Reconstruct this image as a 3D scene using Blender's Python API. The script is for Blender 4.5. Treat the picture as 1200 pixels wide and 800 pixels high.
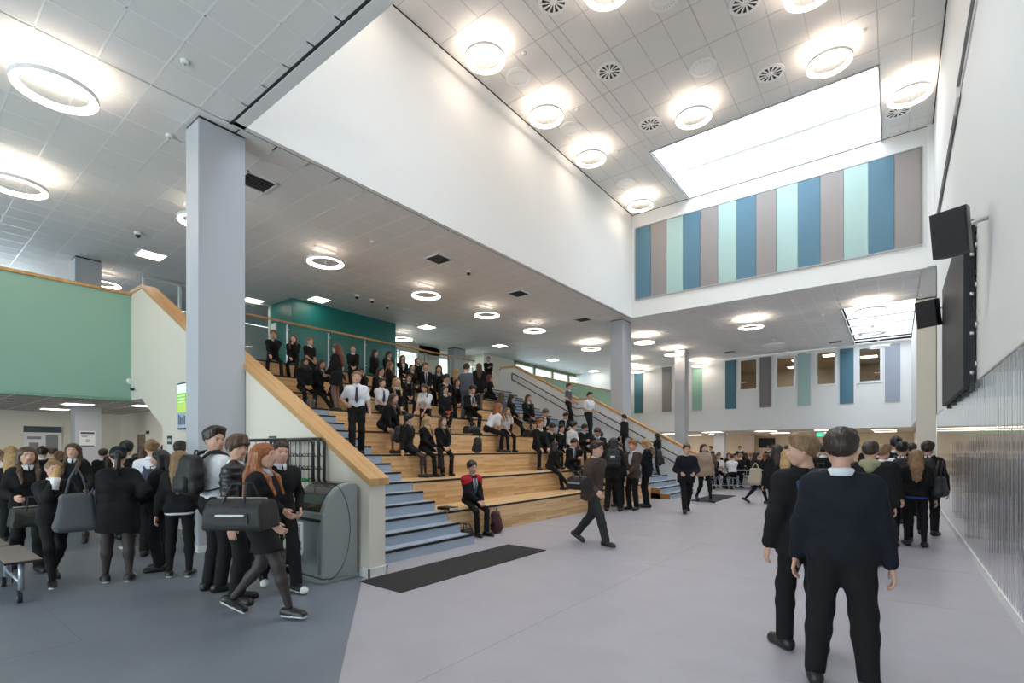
import bpy, bmesh, math, random, time
import numpy as np
from mathutils import Vector, Matrix
for o in list(bpy.data.objects): bpy.data.objects.remove(o)
SC = bpy.context.scene
COL = SC.collection
PI = math.pi
R = math.radians

# ------------------------------------------------------------------ camera
CAM_H, CAM_YAW, FPX, HOR = 1.6, math.atan(450 / 583.0), 583.0, 525.0
cam_d = bpy.data.cameras.new('camera'); cam = bpy.data.objects.new('camera', cam_d); COL.objects.link(cam)
cam.location = (0, 0, CAM_H); cam.rotation_euler = (PI / 2, 0, CAM_YAW)
cam_d.sensor_width = 36; cam_d.lens = FPX / 1200 * 36; cam_d.shift_y = (HOR - 400) / 1200
cam_d.clip_start = 0.05; cam_d.clip_end = 300
SC.camera = cam

# ------------------------------------------------------------------ world, light, exposure
SC.view_settings.view_transform = 'Standard'; SC.view_settings.look = 'None'
SC.view_settings.gamma = 1; SC.view_settings.use_curve_mapping = False
SC.view_settings.exposure = 0.25
W = bpy.data.worlds.new('overcast_sky'); SC.world = W; W.use_nodes = True
wb = W.node_tree.nodes['Background']; wb.inputs[0].default_value = (0.85, 0.92, 1.0, 1); wb.inputs[1].default_value = 7.0
RING_E, PANEL_E = 13.5, 9.0          # lamp strengths
SC.cycles.use_denoising = True
SC.cycles.max_bounces = 8; SC.cycles.diffuse_bounces = 5; SC.cycles.glossy_bounces = 3
SC.cycles.transmission_bounces = 4; SC.cycles.transparent_max_bounces = 8
SC.cycles.sample_clamp_indirect = 6.0; SC.cycles.caustics_reflective = False; SC.cycles.caustics_refractive = False

def portal(name, loc, rot, sx, sy):
    d = bpy.data.lights.new(name, 'AREA'); d.shape = 'RECTANGLE'; d.size = sx; d.size_y = sy
    o = bpy.data.objects.new(name, d); COL.objects.link(o); o.location = loc; o.rotation_euler = rot
    d.cycles.is_portal = True; d.energy = 1
    return o
portal('daylight_portal', (-3.1, 16.4, 12.7), (0, 0, 0), 5.6, 3.5)
portal('daylight_portal', (-3.1, 5.6, 12.7), (0, 0, 0), 5.6, 3.5)
portal('daylight_portal', (-6.75, -8.1, 1.85), (PI / 2, 0, 0), 14.5, 3.1)
portal('daylight_portal', (-.5, 25.7, 9.0), (0, 0, 0), 2.1, 7.8)
portal('daylight_portal', (5.1, 23.0, 3.3), (0, PI / 2, 0), 6.3, 9)
portal('daylight_portal', (-21.25, -2.4, 5.7), (0, -PI / 2, 0), 1.55, 11)
portal('daylight_portal', (-21.25, 17.2, 5.7), (0, -PI / 2, 0), 1.55, 7.6)
portal('daylight_portal', (-21.25, 31.5, 5.45), (0, -PI / 2, 0), 2.5, 21)

# ------------------------------------------------------------------ materials
MATS = {}
def mat(name, col, rough=0.6, metal=0.0, bump=0.0, bscale=40.0, var=0.0, vscale=3.0, spec=0.5, coat=0.0, stretch=None):
    if name in MATS: return MATS[name]
    m = bpy.data.materials.new(name); m.use_nodes = True; nt = m.node_tree
    b = nt.nodes['Principled BSDF']; b.inputs['Roughness'].default_value = rough; b.inputs['Metallic'].default_value = metal
    b.inputs['Base Color'].default_value = (*col, 1)
    b.inputs['Specular IOR Level'].default_value = spec; b.inputs['Coat Weight'].default_value = coat
    if bump or var:
        tc = nt.nodes.new('ShaderNodeTexCoord'); mp = nt.nodes.new('ShaderNodeMapping')
        nt.links.new(tc.outputs['Object'], mp.inputs[0])
        if stretch: mp.inputs['Scale'].default_value = stretch
    if var:
        n = nt.nodes.new('ShaderNodeTexNoise'); n.inputs['Scale'].default_value = vscale; n.inputs['Detail'].default_value = 5
        nt.links.new(mp.outputs[0], n.inputs['Vector'])
        mr = nt.nodes.new('ShaderNodeMapRange'); mr.inputs[1].default_value = .3; mr.inputs[2].default_value = .7
        mr.inputs[3].default_value = 1 - var; mr.inputs[4].default_value = 1 + var
        nt.links.new(n.outputs['Fac'], mr.inputs[0])
        mx = nt.nodes.new('ShaderNodeVectorMath'); mx.operation = 'SCALE'; mx.inputs[0].default_value = col
        nt.links.new(mr.outputs[0], mx.inputs['Scale']); nt.links.new(mx.outputs[0], b.inputs['Base Color'])
    if bump:
        n2 = nt.nodes.new('ShaderNodeTexNoise'); n2.inputs['Scale'].default_value = bscale; n2.inputs['Detail'].default_value = 3
        nt.links.new(mp.outputs[0], n2.inputs['Vector'])
        bp = nt.nodes.new('ShaderNodeBump'); bp.inputs['Strength'].default_value = bump; bp.inputs['Distance'].default_value = .02
        nt.links.new(n2.outputs['Fac'], bp.inputs['Height']); nt.links.new(bp.outputs[0], b.inputs['Normal'])
    MATS[name] = m
    return m

def emit(name, col, e):
    if name in MATS: return MATS[name]
    m = bpy.data.materials.new(name); m.use_nodes = True; b = m.node_tree.nodes['Principled BSDF']
    b.inputs['Base Color'].default_value = (*[min(1, c) for c in col], 1)
    b.inputs['Emission Color'].default_value = (*col, 1); b.inputs['Emission Strength'].default_value = e
    MATS[name] = m
    return m

def glassy(name, tint=(1, 1, 1), refl=0.10, rough=0.0):
    m = bpy.data.materials.new(name); m.use_nodes = True; nt = m.node_tree; nt.nodes.clear()
    o = nt.nodes.new('ShaderNodeOutputMaterial'); t = nt.nodes.new('ShaderNodeBsdfTransparent'); g = nt.nodes.new('ShaderNodeBsdfGlossy')
    t.inputs[0].default_value = (*tint, 1); g.inputs['Roughness'].default_value = rough
    f = nt.nodes.new('ShaderNodeFresnel'); f.inputs[0].default_value = 1.45
    ge = nt.nodes.new('ShaderNodeNewGeometry'); iv = nt.nodes.new('ShaderNodeMath'); iv.operation = 'SUBTRACT'; iv.inputs[0].default_value = 1
    nt.links.new(ge.outputs['Backfacing'], iv.inputs[1]); ml = nt.nodes.new('ShaderNodeMath'); ml.operation = 'MULTIPLY'
    nt.links.new(f.outputs[0], ml.inputs[0]); nt.links.new(iv.outputs[0], ml.inputs[1])
    mx = nt.nodes.new('ShaderNodeMixShader'); nt.links.new(ml.outputs[0], mx.inputs[0])
    nt.links.new(t.outputs[0], mx.inputs[1]); nt.links.new(g.outputs[0], mx.inputs[2]); nt.links.new(mx.outputs[0], o.inputs[0])
    MATS[name] = m
    return m

def wood_mat(name, a, b, c, sx, sy, axes):
    """staves of oak: brick texture on object coordinates (axes picks which two run along / across)"""
    m = bpy.data.materials.new(name); m.use_nodes = True; nt = m.node_tree; bs = nt.nodes['Principled BSDF']
    tc = nt.nodes.new('ShaderNodeTexCoord'); sp = nt.nodes.new('ShaderNodeSeparateXYZ'); cb = nt.nodes.new('ShaderNodeCombineXYZ')
    nt.links.new(tc.outputs['Object'], sp.inputs[0])
    nt.links.new(sp.outputs[axes[0]], cb.inputs[0]); nt.links.new(sp.outputs[axes[1]], cb.inputs[1])
    br = nt.nodes.new('ShaderNodeTexBrick'); nt.links.new(cb.outputs[0], br.inputs['Vector'])
    br.inputs['Scale'].default_value = 1; br.inputs['Brick Width'].default_value = sx; br.inputs['Row Height'].default_value = sy
    br.inputs['Mortar Size'].default_value = 0.0006; br.inputs['Bias'].default_value = 0.0; br.offset = 0.37; br.squash = 1
    br.inputs['Color1'].default_value = (0, 0, 0, 1); br.inputs['Color2'].default_value = (1, 1, 1, 1); br.inputs['Mortar'].default_value = (.25, .25, .25, 1)
    n = nt.nodes.new('ShaderNodeTexNoise'); n.inputs['Scale'].default_value = 9; n.inputs['Detail'].default_value = 6
    mp = nt.nodes.new('ShaderNodeMapping'); mp.inputs['Scale'].default_value = (.35, 6, 1)
    nt.links.new(cb.outputs[0], mp.inputs[0]); nt.links.new(mp.outputs[0], n.inputs['Vector'])
    mixv = nt.nodes.new('ShaderNodeMix'); mixv.data_type = 'RGBA'; mixv.inputs[0].default_value = .45
    nt.links.new(br.outputs['Color'], mixv.inputs[6]); nt.links.new(n.outputs['Color'], mixv.inputs[7])
    cr = nt.nodes.new('ShaderNodeValToRGB'); e = cr.color_ramp.elements
    e[0].position = .12; e[0].color = (*a, 1); e[1].position = .85; e[1].color = (*c, 1)
    k = e.new(.5); k.color = (*b, 1)
    nt.links.new(mixv.outputs[2], cr.inputs[0]); nt.links.new(cr.outputs[0], bs.inputs['Base Color'])
    bs.inputs['Roughness'].default_value = .42
    MATS[name] = m
    return m

def floor_mat(name, col, col2, rough=.42):
    m = bpy.data.materials.new(name); m.use_nodes = True; nt = m.node_tree; b = nt.nodes['Principled BSDF']
    tc = nt.nodes.new('ShaderNodeTexCoord')
    n1 = nt.nodes.new('ShaderNodeTexNoise'); n1.inputs['Scale'].default_value = 55; n1.inputs['Detail'].default_value = 4
    n2 = nt.nodes.new('ShaderNodeTexNoise'); n2.inputs['Scale'].default_value = 2.2; n2.inputs['Detail'].default_value = 3
    for n in (n1, n2): nt.links.new(tc.outputs['Object'], n.inputs['Vector'])
    ad = nt.nodes.new('ShaderNodeMath'); ad.operation = 'MULTIPLY_ADD'; ad.inputs[1].default_value = .45
    nt.links.new(n2.outputs['Fac'], ad.inputs[0])
    ml = nt.nodes.new('ShaderNodeMath'); ml.operation = 'MULTIPLY'; ml.inputs[1].default_value = .55
    nt.links.new(n1.outputs['Fac'], ml.inputs[0]); nt.links.new(ml.outputs[0], ad.inputs[2])
    cr = nt.nodes.new('ShaderNodeValToRGB'); e = cr.color_ramp.elements
    e[0].position = .36; e[0].color = (*col2, 1); e[1].position = .62; e[1].color = (*col, 1)
    nt.links.new(ad.outputs[0], cr.inputs[0]); nt.links.new(cr.outputs[0], b.inputs['Base Color'])
    b.inputs['Roughness'].default_value = rough; b.inputs['Specular IOR Level'].default_value = .45
    MATS[name] = m
    return m

M_WHITE = mat('white_paint', (.80, .81, .80), .65)
M_CREAM = mat('cream_paint', (.78, .735, .64), .6)
M_COLUMN = mat('grey_column_paint', (.50, .52, .56), .55)
M_TILE = mat('ceiling_tile', (.82, .81, .795), .8, bump=.15, bscale=120, var=.015, vscale=1.0)
M_GRID = mat('ceiling_grid_white', (.90, .90, .89), .4)
M_GAP = mat('shadow_gap', (.03, .03, .03), .8)
M_MINTW = mat('green_parapet', (.27, .47, .37), .5)
M_TEAL = mat('teal_wall', (.006, .17, .16), .42)
M_OAK = wood_mat('oak_staves', (.50, .29, .125), (.70, .455, .225), (.80, .57, .32), .62, .045, (1, 2))
M_OAKT = wood_mat('oak_seat_staves', (.56, .34, .16), (.72, .48, .25), (.82, .60, .35), .62, .045, (1, 0))
M_CAP = wood_mat('oak_capping', (.47, .25, .095), (.57, .33, .13), (.64, .39, .17), 1.4, .06, (0, 1))
M_ENDW = mat('brown_end_panel', (.33, .15, .05), .45, var=.15, vscale=6)
M_STEP = floor_mat('blue_grey_stair_vinyl', (.40, .47, .57), (.34, .41, .50), .5)
M_NOSE = mat('black_nosing', (.012, .012, .013), .5)
M_FLOOR = floor_mat('light_grey_vinyl', (.435, .42, .465), (.38, .367, .405), .38)
M_FLOORB = floor_mat('blue_grey_vinyl', (.20, .225, .265), (.165, .187, .222), .38)
M_MAT = mat('charcoal_entrance_mat', (.022, .021, .022), .9, bump=.3, bscale=90)
M_STEEL = mat('brushed_steel', (.62, .63, .64), .28, metal=1)
M_DKSTEEL = mat('dark_handrail', (.06, .06, .065), .35, metal=.6)
M_BLACK = mat('black_plastic', (.012, .012, .013), .4)
M_BLUEP = mat('blue_wall_panel', (.085, .19, .265), .6, bump=.1, bscale=30)
M_TAUPE = mat('taupe_wall_panel', (.275, .252, .246), .6, bump=.1, bscale=30)
M_MINTP = mat('mint_wall_panel', (.37, .535, .51), .6, bump=.1, bscale=30)
M_GREYP = mat('blue_grey_wall_panel', (.34, .37, .44), .6, bump=.1, bscale=30)
M_MINTG = mat('green_wall_panel', (.30, .52, .42), .6, bump=.1, bscale=30)
M_RIB = mat('glossy_ribbed_cladding', (.64, .65, .67), .06, spec=1.0, coat=1.0)
M_RING = emit('ring_lamp_light', (1.0, .84, .69), RING_E)
M_RINGOFF = mat('ring_lamp_unlit', (.85, .85, .85), .3)
M_PANELL = emit('square_lamp_light', (1.0, .88, .74), PANEL_E)
M_GLASS = glassy('clear_glass', (.95, .985, .975))
M_SKYGL = glassy('rooflight_glass', (1, 1, 1)); M_TINT = glassy('dimmed_fill_glass', (.30, .31, .31))  # second glass only dims the added corridor window
M_FRAME = mat('olive_window_frame', (.25, .27, .14), .5)
M_WFRAME = mat('white_window_frame', (.85, .85, .85), .45)
M_PAPER = mat('white_paper', (.82, .82, .82), .7)
M_NAVY = mat('navy_print', (.03, .05, .12), .6)
M_BIN = mat('grey_bin_plastic', (.29, .325, .32), .38)
M_BINTOP = mat('dark_bin_hatch', (.03, .022, .018), .2, coat=.6)
M_DOOR = mat('brown_door', (.32, .19, .09), .5)
M_DKDOOR = mat('dark_grey_door', (.10, .095, .09), .5)

# ------------------------------------------------------------------ mesh helpers
class MB:
    def __init__(s): s.v = []; s.f = []; s.mi = []; s.cur = 0
    def add(s, vs, fs):
        o = len(s.v); s.v += [tuple(v) for v in vs]; s.f += [tuple(i + o for i in f) for f in fs]; s.mi += [s.cur] * len(fs); return s
    def box(s, x0, x1, y0, y1, z0, z1):
        return s.add([(x0, y0, z0), (x1, y0, z0), (x1, y1, z0), (x0, y1, z0), (x0, y0, z1), (x1, y0, z1), (x1, y1, z1), (x0, y1, z1)],
                     [(3, 2, 1, 0), (4, 5, 6, 7), (0, 1, 5, 4), (1, 2, 6, 5), (2, 3, 7, 6), (3, 0, 4, 7)])
    def rbox(s, x0, x1, y0, y1, z0, z1, b=.01):
        """box with chamfered edges"""
        bm = bmesh.new(); bmesh.ops.create_cube(bm, size=1)
        for v in bm.verts: v.co = ((x0 + x1) / 2 + v.co.x * (x1 - x0), (y0 + y1) / 2 + v.co.y * (y1 - y0), (z0 + z1) / 2 + v.co.z * (z1 - z0))
        bmesh.ops.bevel(bm, geom=list(bm.edges), offset=b, segments=2, affect='EDGES')
        bm.verts.index_update(); s.add([v.co[:] for v in bm.verts], [[v.index for v in f.verts] for f in bm.faces]); bm.free(); return s
    def prism(s, pts, axis, a, b):
        """polygon pts extruded along axis ('x','y','z') from a to b"""
        n = len(pts)
        def P(p, t): return {'x': (t, p[0], p[1]), 'y': (p[0], t, p[1]), 'z': (p[0], p[1], t)}[axis]
        vs = [P(p, a) for p in pts] + [P(p, b) for p in pts]
        fs = [tuple(range(n))[::-1], tuple(range(n, 2 * n))] + [(i, (i + 1) % n, n + (i + 1) % n, n + i) for i in range(n)]
        return s.add(vs, fs)
    def tube(s, pts, r, n=8, closed=False):
        P = [Vector(p) for p in pts]; m = len(P); vs = []; up = Vector((0, 0, 1)); prev = None
        rr = r if isinstance(r, (list, tuple)) else [r] * m
        for i, p in enumerate(P):
            t = (P[(i + 1) % m] - P[i - 1]) if closed else (P[min(i + 1, m - 1)] - P[max(i - 1, 0)])
            t.normalize()
            if prev is None:
                a = up if abs(t.z) < .9 else Vector((1, 0, 0)); nrm = (a - t * a.dot(t)).normalized()
            else: nrm = (prev - t * prev.dot(t)).normalized()
            prev = nrm; bn = t.cross(nrm)
            for k in range(n):
                q = 2 * PI * k / n; vs.append(p + (nrm * math.cos(q) + bn * math.sin(q)) * rr[i])
        fs = [(i * n + k, i * n + (k + 1) % n, ((i + 1) % m) * n + (k + 1) % n, ((i + 1) % m) * n + k) for i in range(m if closed else m - 1) for k in range(n)]
        if not closed: fs += [tuple(range(n))[::-1], tuple(range((m - 1) * n, m * n))]
        return s.add(vs, fs)
    def lathe(s, prof, n=24, c=(0, 0, 0)):
        vs = [(c[0] + r * math.cos(2 * PI * k / n), c[1] + r * math.sin(2 * PI * k / n), c[2] + z) for r, z in prof for k in range(n)]
        fs = [(i * n + k, i * n + (k + 1) % n, (i + 1) * n + (k + 1) % n, (i + 1) * n + k) for i in range(len(prof) - 1) for k in range(n)]
        return s.add(vs, fs)
    def mesh(s, name, mats):
        me = bpy.data.meshes.new(name); me.from_pydata(s.v, [], s.f)
        for m in (mats if isinstance(mats, (list, tuple)) else [mats]): me.materials.append(m)
        if any(s.mi): me.polygons.foreach_set('material_index', s.mi)
        me.update(); return me
    def build(s, name, mats, parent=None, loc=(0, 0, 0), smooth=False, fix=True):
        me = s.mesh(name, mats)
        if fix:
            bm = bmesh.new(); bm.from_mesh(me); bmesh.ops.recalc_face_normals(bm, faces=bm.faces); bm.to_mesh(me); bm.free()
        if smooth: me.polygons.foreach_set('use_smooth', [True] * len(me.polygons))
        return link(name, me, parent, loc)

def link(name, me, parent=None, loc=(0, 0, 0)):
    o = bpy.data.objects.new(name, me); COL.objects.link(o); o.location = loc
    if parent is not None: o.parent = parent
    return o
def tag(o, label=None, cat=None, group=None, kind=None):
    if label: o['label'] = label
    if cat: o['category'] = cat
    if group: o['group'] = group
    if kind: o['kind'] = kind
    return o
def thing(name, label, cat, loc=(0, 0, 0), rz=0, group=None):
    o = bpy.data.objects.new(name, None); COL.objects.link(o); o.location = loc; o.rotation_euler = (0, 0, rz); o.empty_display_size = .1
    return tag(o, label, cat, group)
def struct(o, label=None):
    o['kind'] = 'structure'
    if label: o['label'] = label
    return o
def dup(root, loc, rz=None, label=None, group=None):
    r = root.copy(); COL.objects.link(r); r.location = loc
    if rz is not None: r.rotation_euler = (0, 0, rz)
    if label: r['label'] = label
    if group: r['group'] = group
    for ch in list(root.children):
        c = ch.copy(); COL.objects.link(c); c.parent = r
        for g in list(ch.children):
            d = g.copy(); COL.objects.link(d); d.parent = c
    return r
def cam_px(X, Y, Z):
    """where the frame sees a point; only used to choose which pieces are near enough to be built one by one"""
    s, c = math.sin(CAM_YAW), math.cos(CAM_YAW); d = -X * s + Y * c; r = X * c + Y * s
    if d < .2: return None
    return 600 + FPX * r / d, HOR - FPX * (Z - CAM_H) / d, d
# ------------------------------------------------------------------ the building
XW, YF, YN, XA = 0.89, 18.24, 3.66, -8.15      # right wall, far atrium wall, near slab edge, left atrium wall
ZL, ZH = 6.69, 10.66                            # low ceiling, atrium ceiling
fl = struct(MB().box(-22, 3, -8, 42, -.25, 0).build('floor', M_FLOOR))
FB = [(-5.25, 3.76), (-12.2, 3.785), (-12.2, 9), (-22, 9), (-22, -8), (.87, -8), (.87, -1.15)]
MB().prism(FB, 'z', -.05, .0015).build('vinyl_inlay', M_FLOORB, fl)
m = MB(); m.box(-8.6, -5.35, 1.083, 1.093, 0, .0022); m.box(-5.36, -5.35, -8, 1.09, 0, .0022); m.build('weld_seam', mat('weld_seam', (.145, .165, .20), .4), fl)
m = MB()
for y in (6.6, 8.6, 10.6, 12.6): m.box(-6.1, .87, y, y + .006, 0, .0012)
m.box(-2.6, -2.594, -1, 18, 0, .0012); m.build('weld_seam', mat('weld_seam_grey', (.345, .332, .37), .4), fl)
def mat_thing(x0, x1, y0, y1, label):
    t = thing('entrance_mat', label, 'mat', ((x0 + x1) / 2, (y0 + y1) / 2, 0))
    MB().rbox(-(x1 - x0) / 2, (x1 - x0) / 2, -(y1 - y0) / 2, (y1 - y0) / 2, 0.0005, .009, .004).build('mat_pile', M_MAT, t)
mat_thing(-5.10, -4.33, 3.60, 6.50, 'charcoal floor mat at the foot of the near left stairs')
mat_thing(-5.00, -4.24, 15.2, 17.86, 'charcoal floor mat at the foot of the far right stairs')

# glazed screens: upstairs left of the teal room, white frames; and the bright strip of windows far right
def glazed(name, ax, c, a, b, z0, z1, n, fm, fw=.06, dp=.1, gm=None):
    q = MB()
    def bx(u0, u1, w0, w1):
        if ax == 'x': q.box(c - dp / 2, c + dp / 2, u0, u1, w0, w1)
        else: q.box(u0, u1, c - dp / 2, c + dp / 2, w0, w1)
    bx(a, b, z0, z0 + fw); bx(a, b, z1 - fw, z1)
    for k in range(n + 1): u = a + (b - a) * k / n; bx(u - fw / 2, u + fw / 2, z0, z1)
    w = struct(q.build(name, fm))
    for k in range(n):
        u0, u1 = a + (b - a) * k / n + fw / 2, a + (b - a) * (k + 1) / n - fw / 2
        p = MB(); p.box(*((c - .01, c + .01, u0, u1) if ax == 'x' else (u0, u1, c - .01, c + .01)), z0 + fw, z1 - fw); p.build('pane', gm or M_GLASS, w)
    return w
# walls
wr = struct(MB().box(XW, XW + .3, -8, 18.3, 0, ZH).build('wall_right', M_WHITE))
m = MB()
m.prism([(-8, 7.74), (11.45, 7.74), (11.45, 7.72), (18.24, 7.72), (18.24, ZH), (-8, ZH)], 'x', XW - .02, XW - .0005)
m.build('upper_lining', M_WHITE, wr)
m = MB(); m.box(XW - .065, XW - .02, -8, 11.5, 7.86, ZH); m.box(XW - .065, XW - .02, 11.5, 12.1, 7.65, ZH); m.box(XW - .065, XW - .02, 12.1, 18.24, 7.65, ZH); m.build('bulkhead', M_WHITE, wr)
m = MB(); m.box(XW - .062, XW - .022, -8, 11.5, 7.835, 7.86); m.box(XW - .062, XW - .022, 12.1, 18.24, 7.625, 7.65); m.build('shadow_line', mat('grey_reveal', (.30, .30, .31), .6), wr)
wf = struct(MB().box(XA - .01, XW + .3, YF, YF + .3, ZL, ZH).build('wall_far', M_WHITE))
struct(MB().box(XA - .3, XA, YN - .3, YF + .3, ZL, ZH).build('wall_left', M_WHITE))
struct(MB().box(XA, XW, YN - .3, YN, ZL, ZH).build('wall_near', M_WHITE))
PANC = {'b': M_BLUEP, 't': M_TAUPE, 'm': M_MINTP, 'g': M_GREYP, 'd': mat('teal_blue_wall_panel', (.06, .17, .22), .6), 'k': mat('dark_taupe_wall_panel', (.19, .18, .18), .6), 'n': M_MINTG}
sb = thing('striped_wall_panelling', 'band of blue, taupe and mint striped acoustic panels high on the far wall', 'wall panels', (-3.7, YF, 7.37))
sb_m = {}
for k, ch in enumerate('btmbtmbtmbtmbt'):
    x0 = -8.0 + .6125 * k
    q = MB().rbox(0.004, .6085, -.04, 0, 0, 2.74, .006); o = q.build('panel', PANC[ch], sb, (x0 + 3.7, 0, 0))
m = MB(); m.box(-4.33, 4.29, -.05, 0, -.04, -.005); m.box(-4.33, 4.29, -.05, 0, 2.745, 2.775); m.box(-4.34, -4.305, -.05, 0, 0, 2.75); m.box(4.28, 4.31, -.05, 0, 0, 2.75); m.build('trim', mat('grey_trim', (.45, .46, .47), .5), sb)
struct(MB().box(.70, .89, YF - .06, YF + .001, ZL, ZH).build('trim_1', M_WHITE))

# rooflights: upstand, opening, glazing
def rooflight(x0, x1, y0, y1, far_open):
    t = struct(MB().box(x0 - .2, x0, y0 - .2, y1 + .2, ZH, 12.6).box(x1, x1 + .2, y0 - .2, y1 + .2, ZH, 12.6).box(x0, x1, y0 - .2, y0, ZH, 12.6).box(x0, x1, y1, y1 + .2, ZH, 12.6).build('window_1', M_WHITE))
    g = MB(); g.box(x0 - .02, x0, y0 - .02, y1, ZH - .05, ZH + .05); g.box(x1, x1 + .02, y0 - .02, y1, ZH - .05, ZH + .05); g.box(x0, x1, y0 - .02, y0, ZH - .05, ZH + .05)
    g.build('edge_trim', mat('grey_edge_trim', (.35, .35, .36), .5), t)
    g = MB()
    for k in range(1, 4): xx = x0 + (x1 - x0) * k / 4; g.box(xx - .03, xx + .03, y0, y1, 12.5, 12.6)
    g.box(x0, x1, y1 - .09, y1, 11.72, 11.86); g.build('glazing_bar', M_WHITE, t)
    for k in range(4):
        xa, xb = x0 + (x1 - x0) * k / 4 + .03, x0 + (x1 - x0) * (k + 1) / 4 - .03
        MB().box(xa, xb, y0, y1, 12.55, 12.57).build('pane', M_SKYGL, t)
rooflight(-5.95, -.34, 14.6, YF, True)
rooflight(-5.95, -.34, 3.9, 7.3, False)

t = struct(MB().box(-1.78, -1.58, 21.6, 29.8, ZL, 8.9).box(.57, .77, 21.6, 29.8, ZL, 8.9).box(-1.58, .57, 21.6, 21.8, ZL, 8.9).box(-1.58, .57, 29.6, 29.8, ZL, 8.9).build('window_11', M_WHITE))
for k in range(4): MB().box(-1.58, .57, 21.8 + 1.95 * k + .03, 21.8 + 1.95 * (k + 1) - .03, 8.85, 8.87).build('pane', M_SKYGL, t)
for y in (23.9, 25.4, 27.2, 29.0): MB().box(-1.58, .57, y - .08, y + .08, ZL + .02, ZL + .06).build('baffle', M_WHITE, t)
MB().box(.55, .585, 21.8, 29.6, ZL - .01, ZL + .12).build('edge_trim', M_GAP, t)
# ------------------------------------------------------------------ tiled ceilings
def tiled(name, regions, z, ox, oy, px, py, slab_h=.25, tmat=M_TILE, gmat=M_GRID, barw=.024, limit=300):
    m = MB()
    for (x0, x1, y0, y1) in regions: m.box(x0, x1, y0, y1, z + .03, z + slab_h)
    c = struct(m.build(name, M_WHITE)); bars = MB(); cand = []; rest = MB()
    def tilebox(q, x0, x1, y0, y1, zz):
        b = .005; h = .004
        q.add([(x0, y0, zz + h), (x1, y0, zz + h), (x1, y1, zz + h), (x0, y1, zz + h), (x0 + b, y0 + b, zz), (x1 - b, y0 + b, zz), (x1 - b, y1 - b, zz), (x0 + b, y1 - b, zz)],
              [(4, 7, 6, 5), (0, 4, 5, 1), (1, 5, 6, 2), (2, 6, 7, 3), (3, 7, 4, 0)])
    for (x0, x1, y0, y1) in regions:
        i0, i1 = math.floor((x0 - ox) / px), math.ceil((x1 - ox) / px); j0, j1 = math.floor((y0 - oy) / py), math.ceil((y1 - oy) / py)
        for i in range(i0, i1):
            xa, xb = max(x0, ox + i * px), min(x1, ox + (i + 1) * px)
            if ox + i * px > x0: bars.box(xa - barw / 2, xa + barw / 2, y0, y1, z, z + .02)
            for j in range(j0, j1):
                ya, yb = max(y0, oy + j * py), min(y1, oy + (j + 1) * py)
                if xb - xa < .05 or yb - ya < .05: continue
                full = xb - xa > px - .001 and yb - ya > py - .001
                P = cam_px((xa + xb) / 2, (ya + yb) / 2, z); area = 0
                if P and -30 < P[0] < 1230 and -30 < P[1] < 830: area = 1 / P[2] ** 3
                cand.append((area if full else 0, xa, xb, ya, yb))
        for j in range(j0, j1):
            y = oy + j * py
            if y > y0: bars.box(x0, x1, y - barw / 2, y + barw / 2, z, z + .02)
    cand.sort(key=lambda t: -t[0]); g = barw / 2 - .002
    q = MB(); tilebox(q, -px / 2 + g, px / 2 - g, -py / 2 + g, py / 2 - g, 0); tm = q.mesh('ceiling_tile', tmat)
    for k, (a, xa, xb, ya, yb) in enumerate(cand):
        if k < limit and a > 0: link('ceiling_tile', tm, c, ((xa + xb) / 2, (ya + yb) / 2, z + .003))
        else: tilebox(rest, xa + g, xb - g, ya + g, yb - g, z + .003)
    if rest.v: tag(rest.build('ceiling_tile_field', tmat, c, fix=False), kind='stuff')
    bars.build('ceiling_grid', gmat, c, fix=False)
    return c
tiled('ceiling', [(-21, XA - .12, -8, 30.9), (XA - .12, XW, -8, YN - .2), (XA - .12, -1.58, YF + .3, 29.9), (-1.58, .57, YF + .3, 21.8), (-1.58, .57, 29.6, 29.9), (.57, 1.6, YF + .3, 21.9)], ZL, -7.04, 2.43, .6, .6)
M_TILEH = mat('atrium_ceiling_tile', (.80, .785, .765), .8, bump=.1, bscale=120)
M_GRIDH = mat('atrium_grid_grey', (.60, .59, .58), .5)
tiled('ceiling_atrium', [(XA, -5.97, YN, YF), (-5.97, -.32, YN, 3.9), (-5.97, -.32, 7.3, 14.6), (-.32, XW, YN, YF)], ZH, -5.76, 9.09, .605, 1.225, tmat=M_TILEH, gmat=M_GRIDH, barw=.014)
bpy.data.objects['ceiling_atrium'].name = 'ceiling.001'
# slab edge margins and shadow gaps round the void
m = MB(); m.box(XA - .12, XW, YN - .16, YN + .012, ZL - .012, ZL + .05); m.box(XA - .09, XA + .012, YN - .16, YF, ZL - .012, ZL + .05); m.box(XA, XW, YF - .012, YF + .28, ZL - .012, ZL + .05)
struct(m.build('trim_2', M_WHITE))
m = MB(); m.box(XA - .12, XW, YN - .2, YN - .16, ZL - .004, ZL + .05); m.box(XA - .12, XA - .09, YN - .2, YF, ZL - .004, ZL + .05)
m.box(XA, XA + .03, YN, YF, ZH - .008, ZH); m.box(XW - .09, XW - .06, YN, YF, ZH - .008, ZH); m.box(XA, XW, YF - .03, YF, ZH - .004, ZH)
struct(m.build('trim_3', M_GAP))

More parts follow.
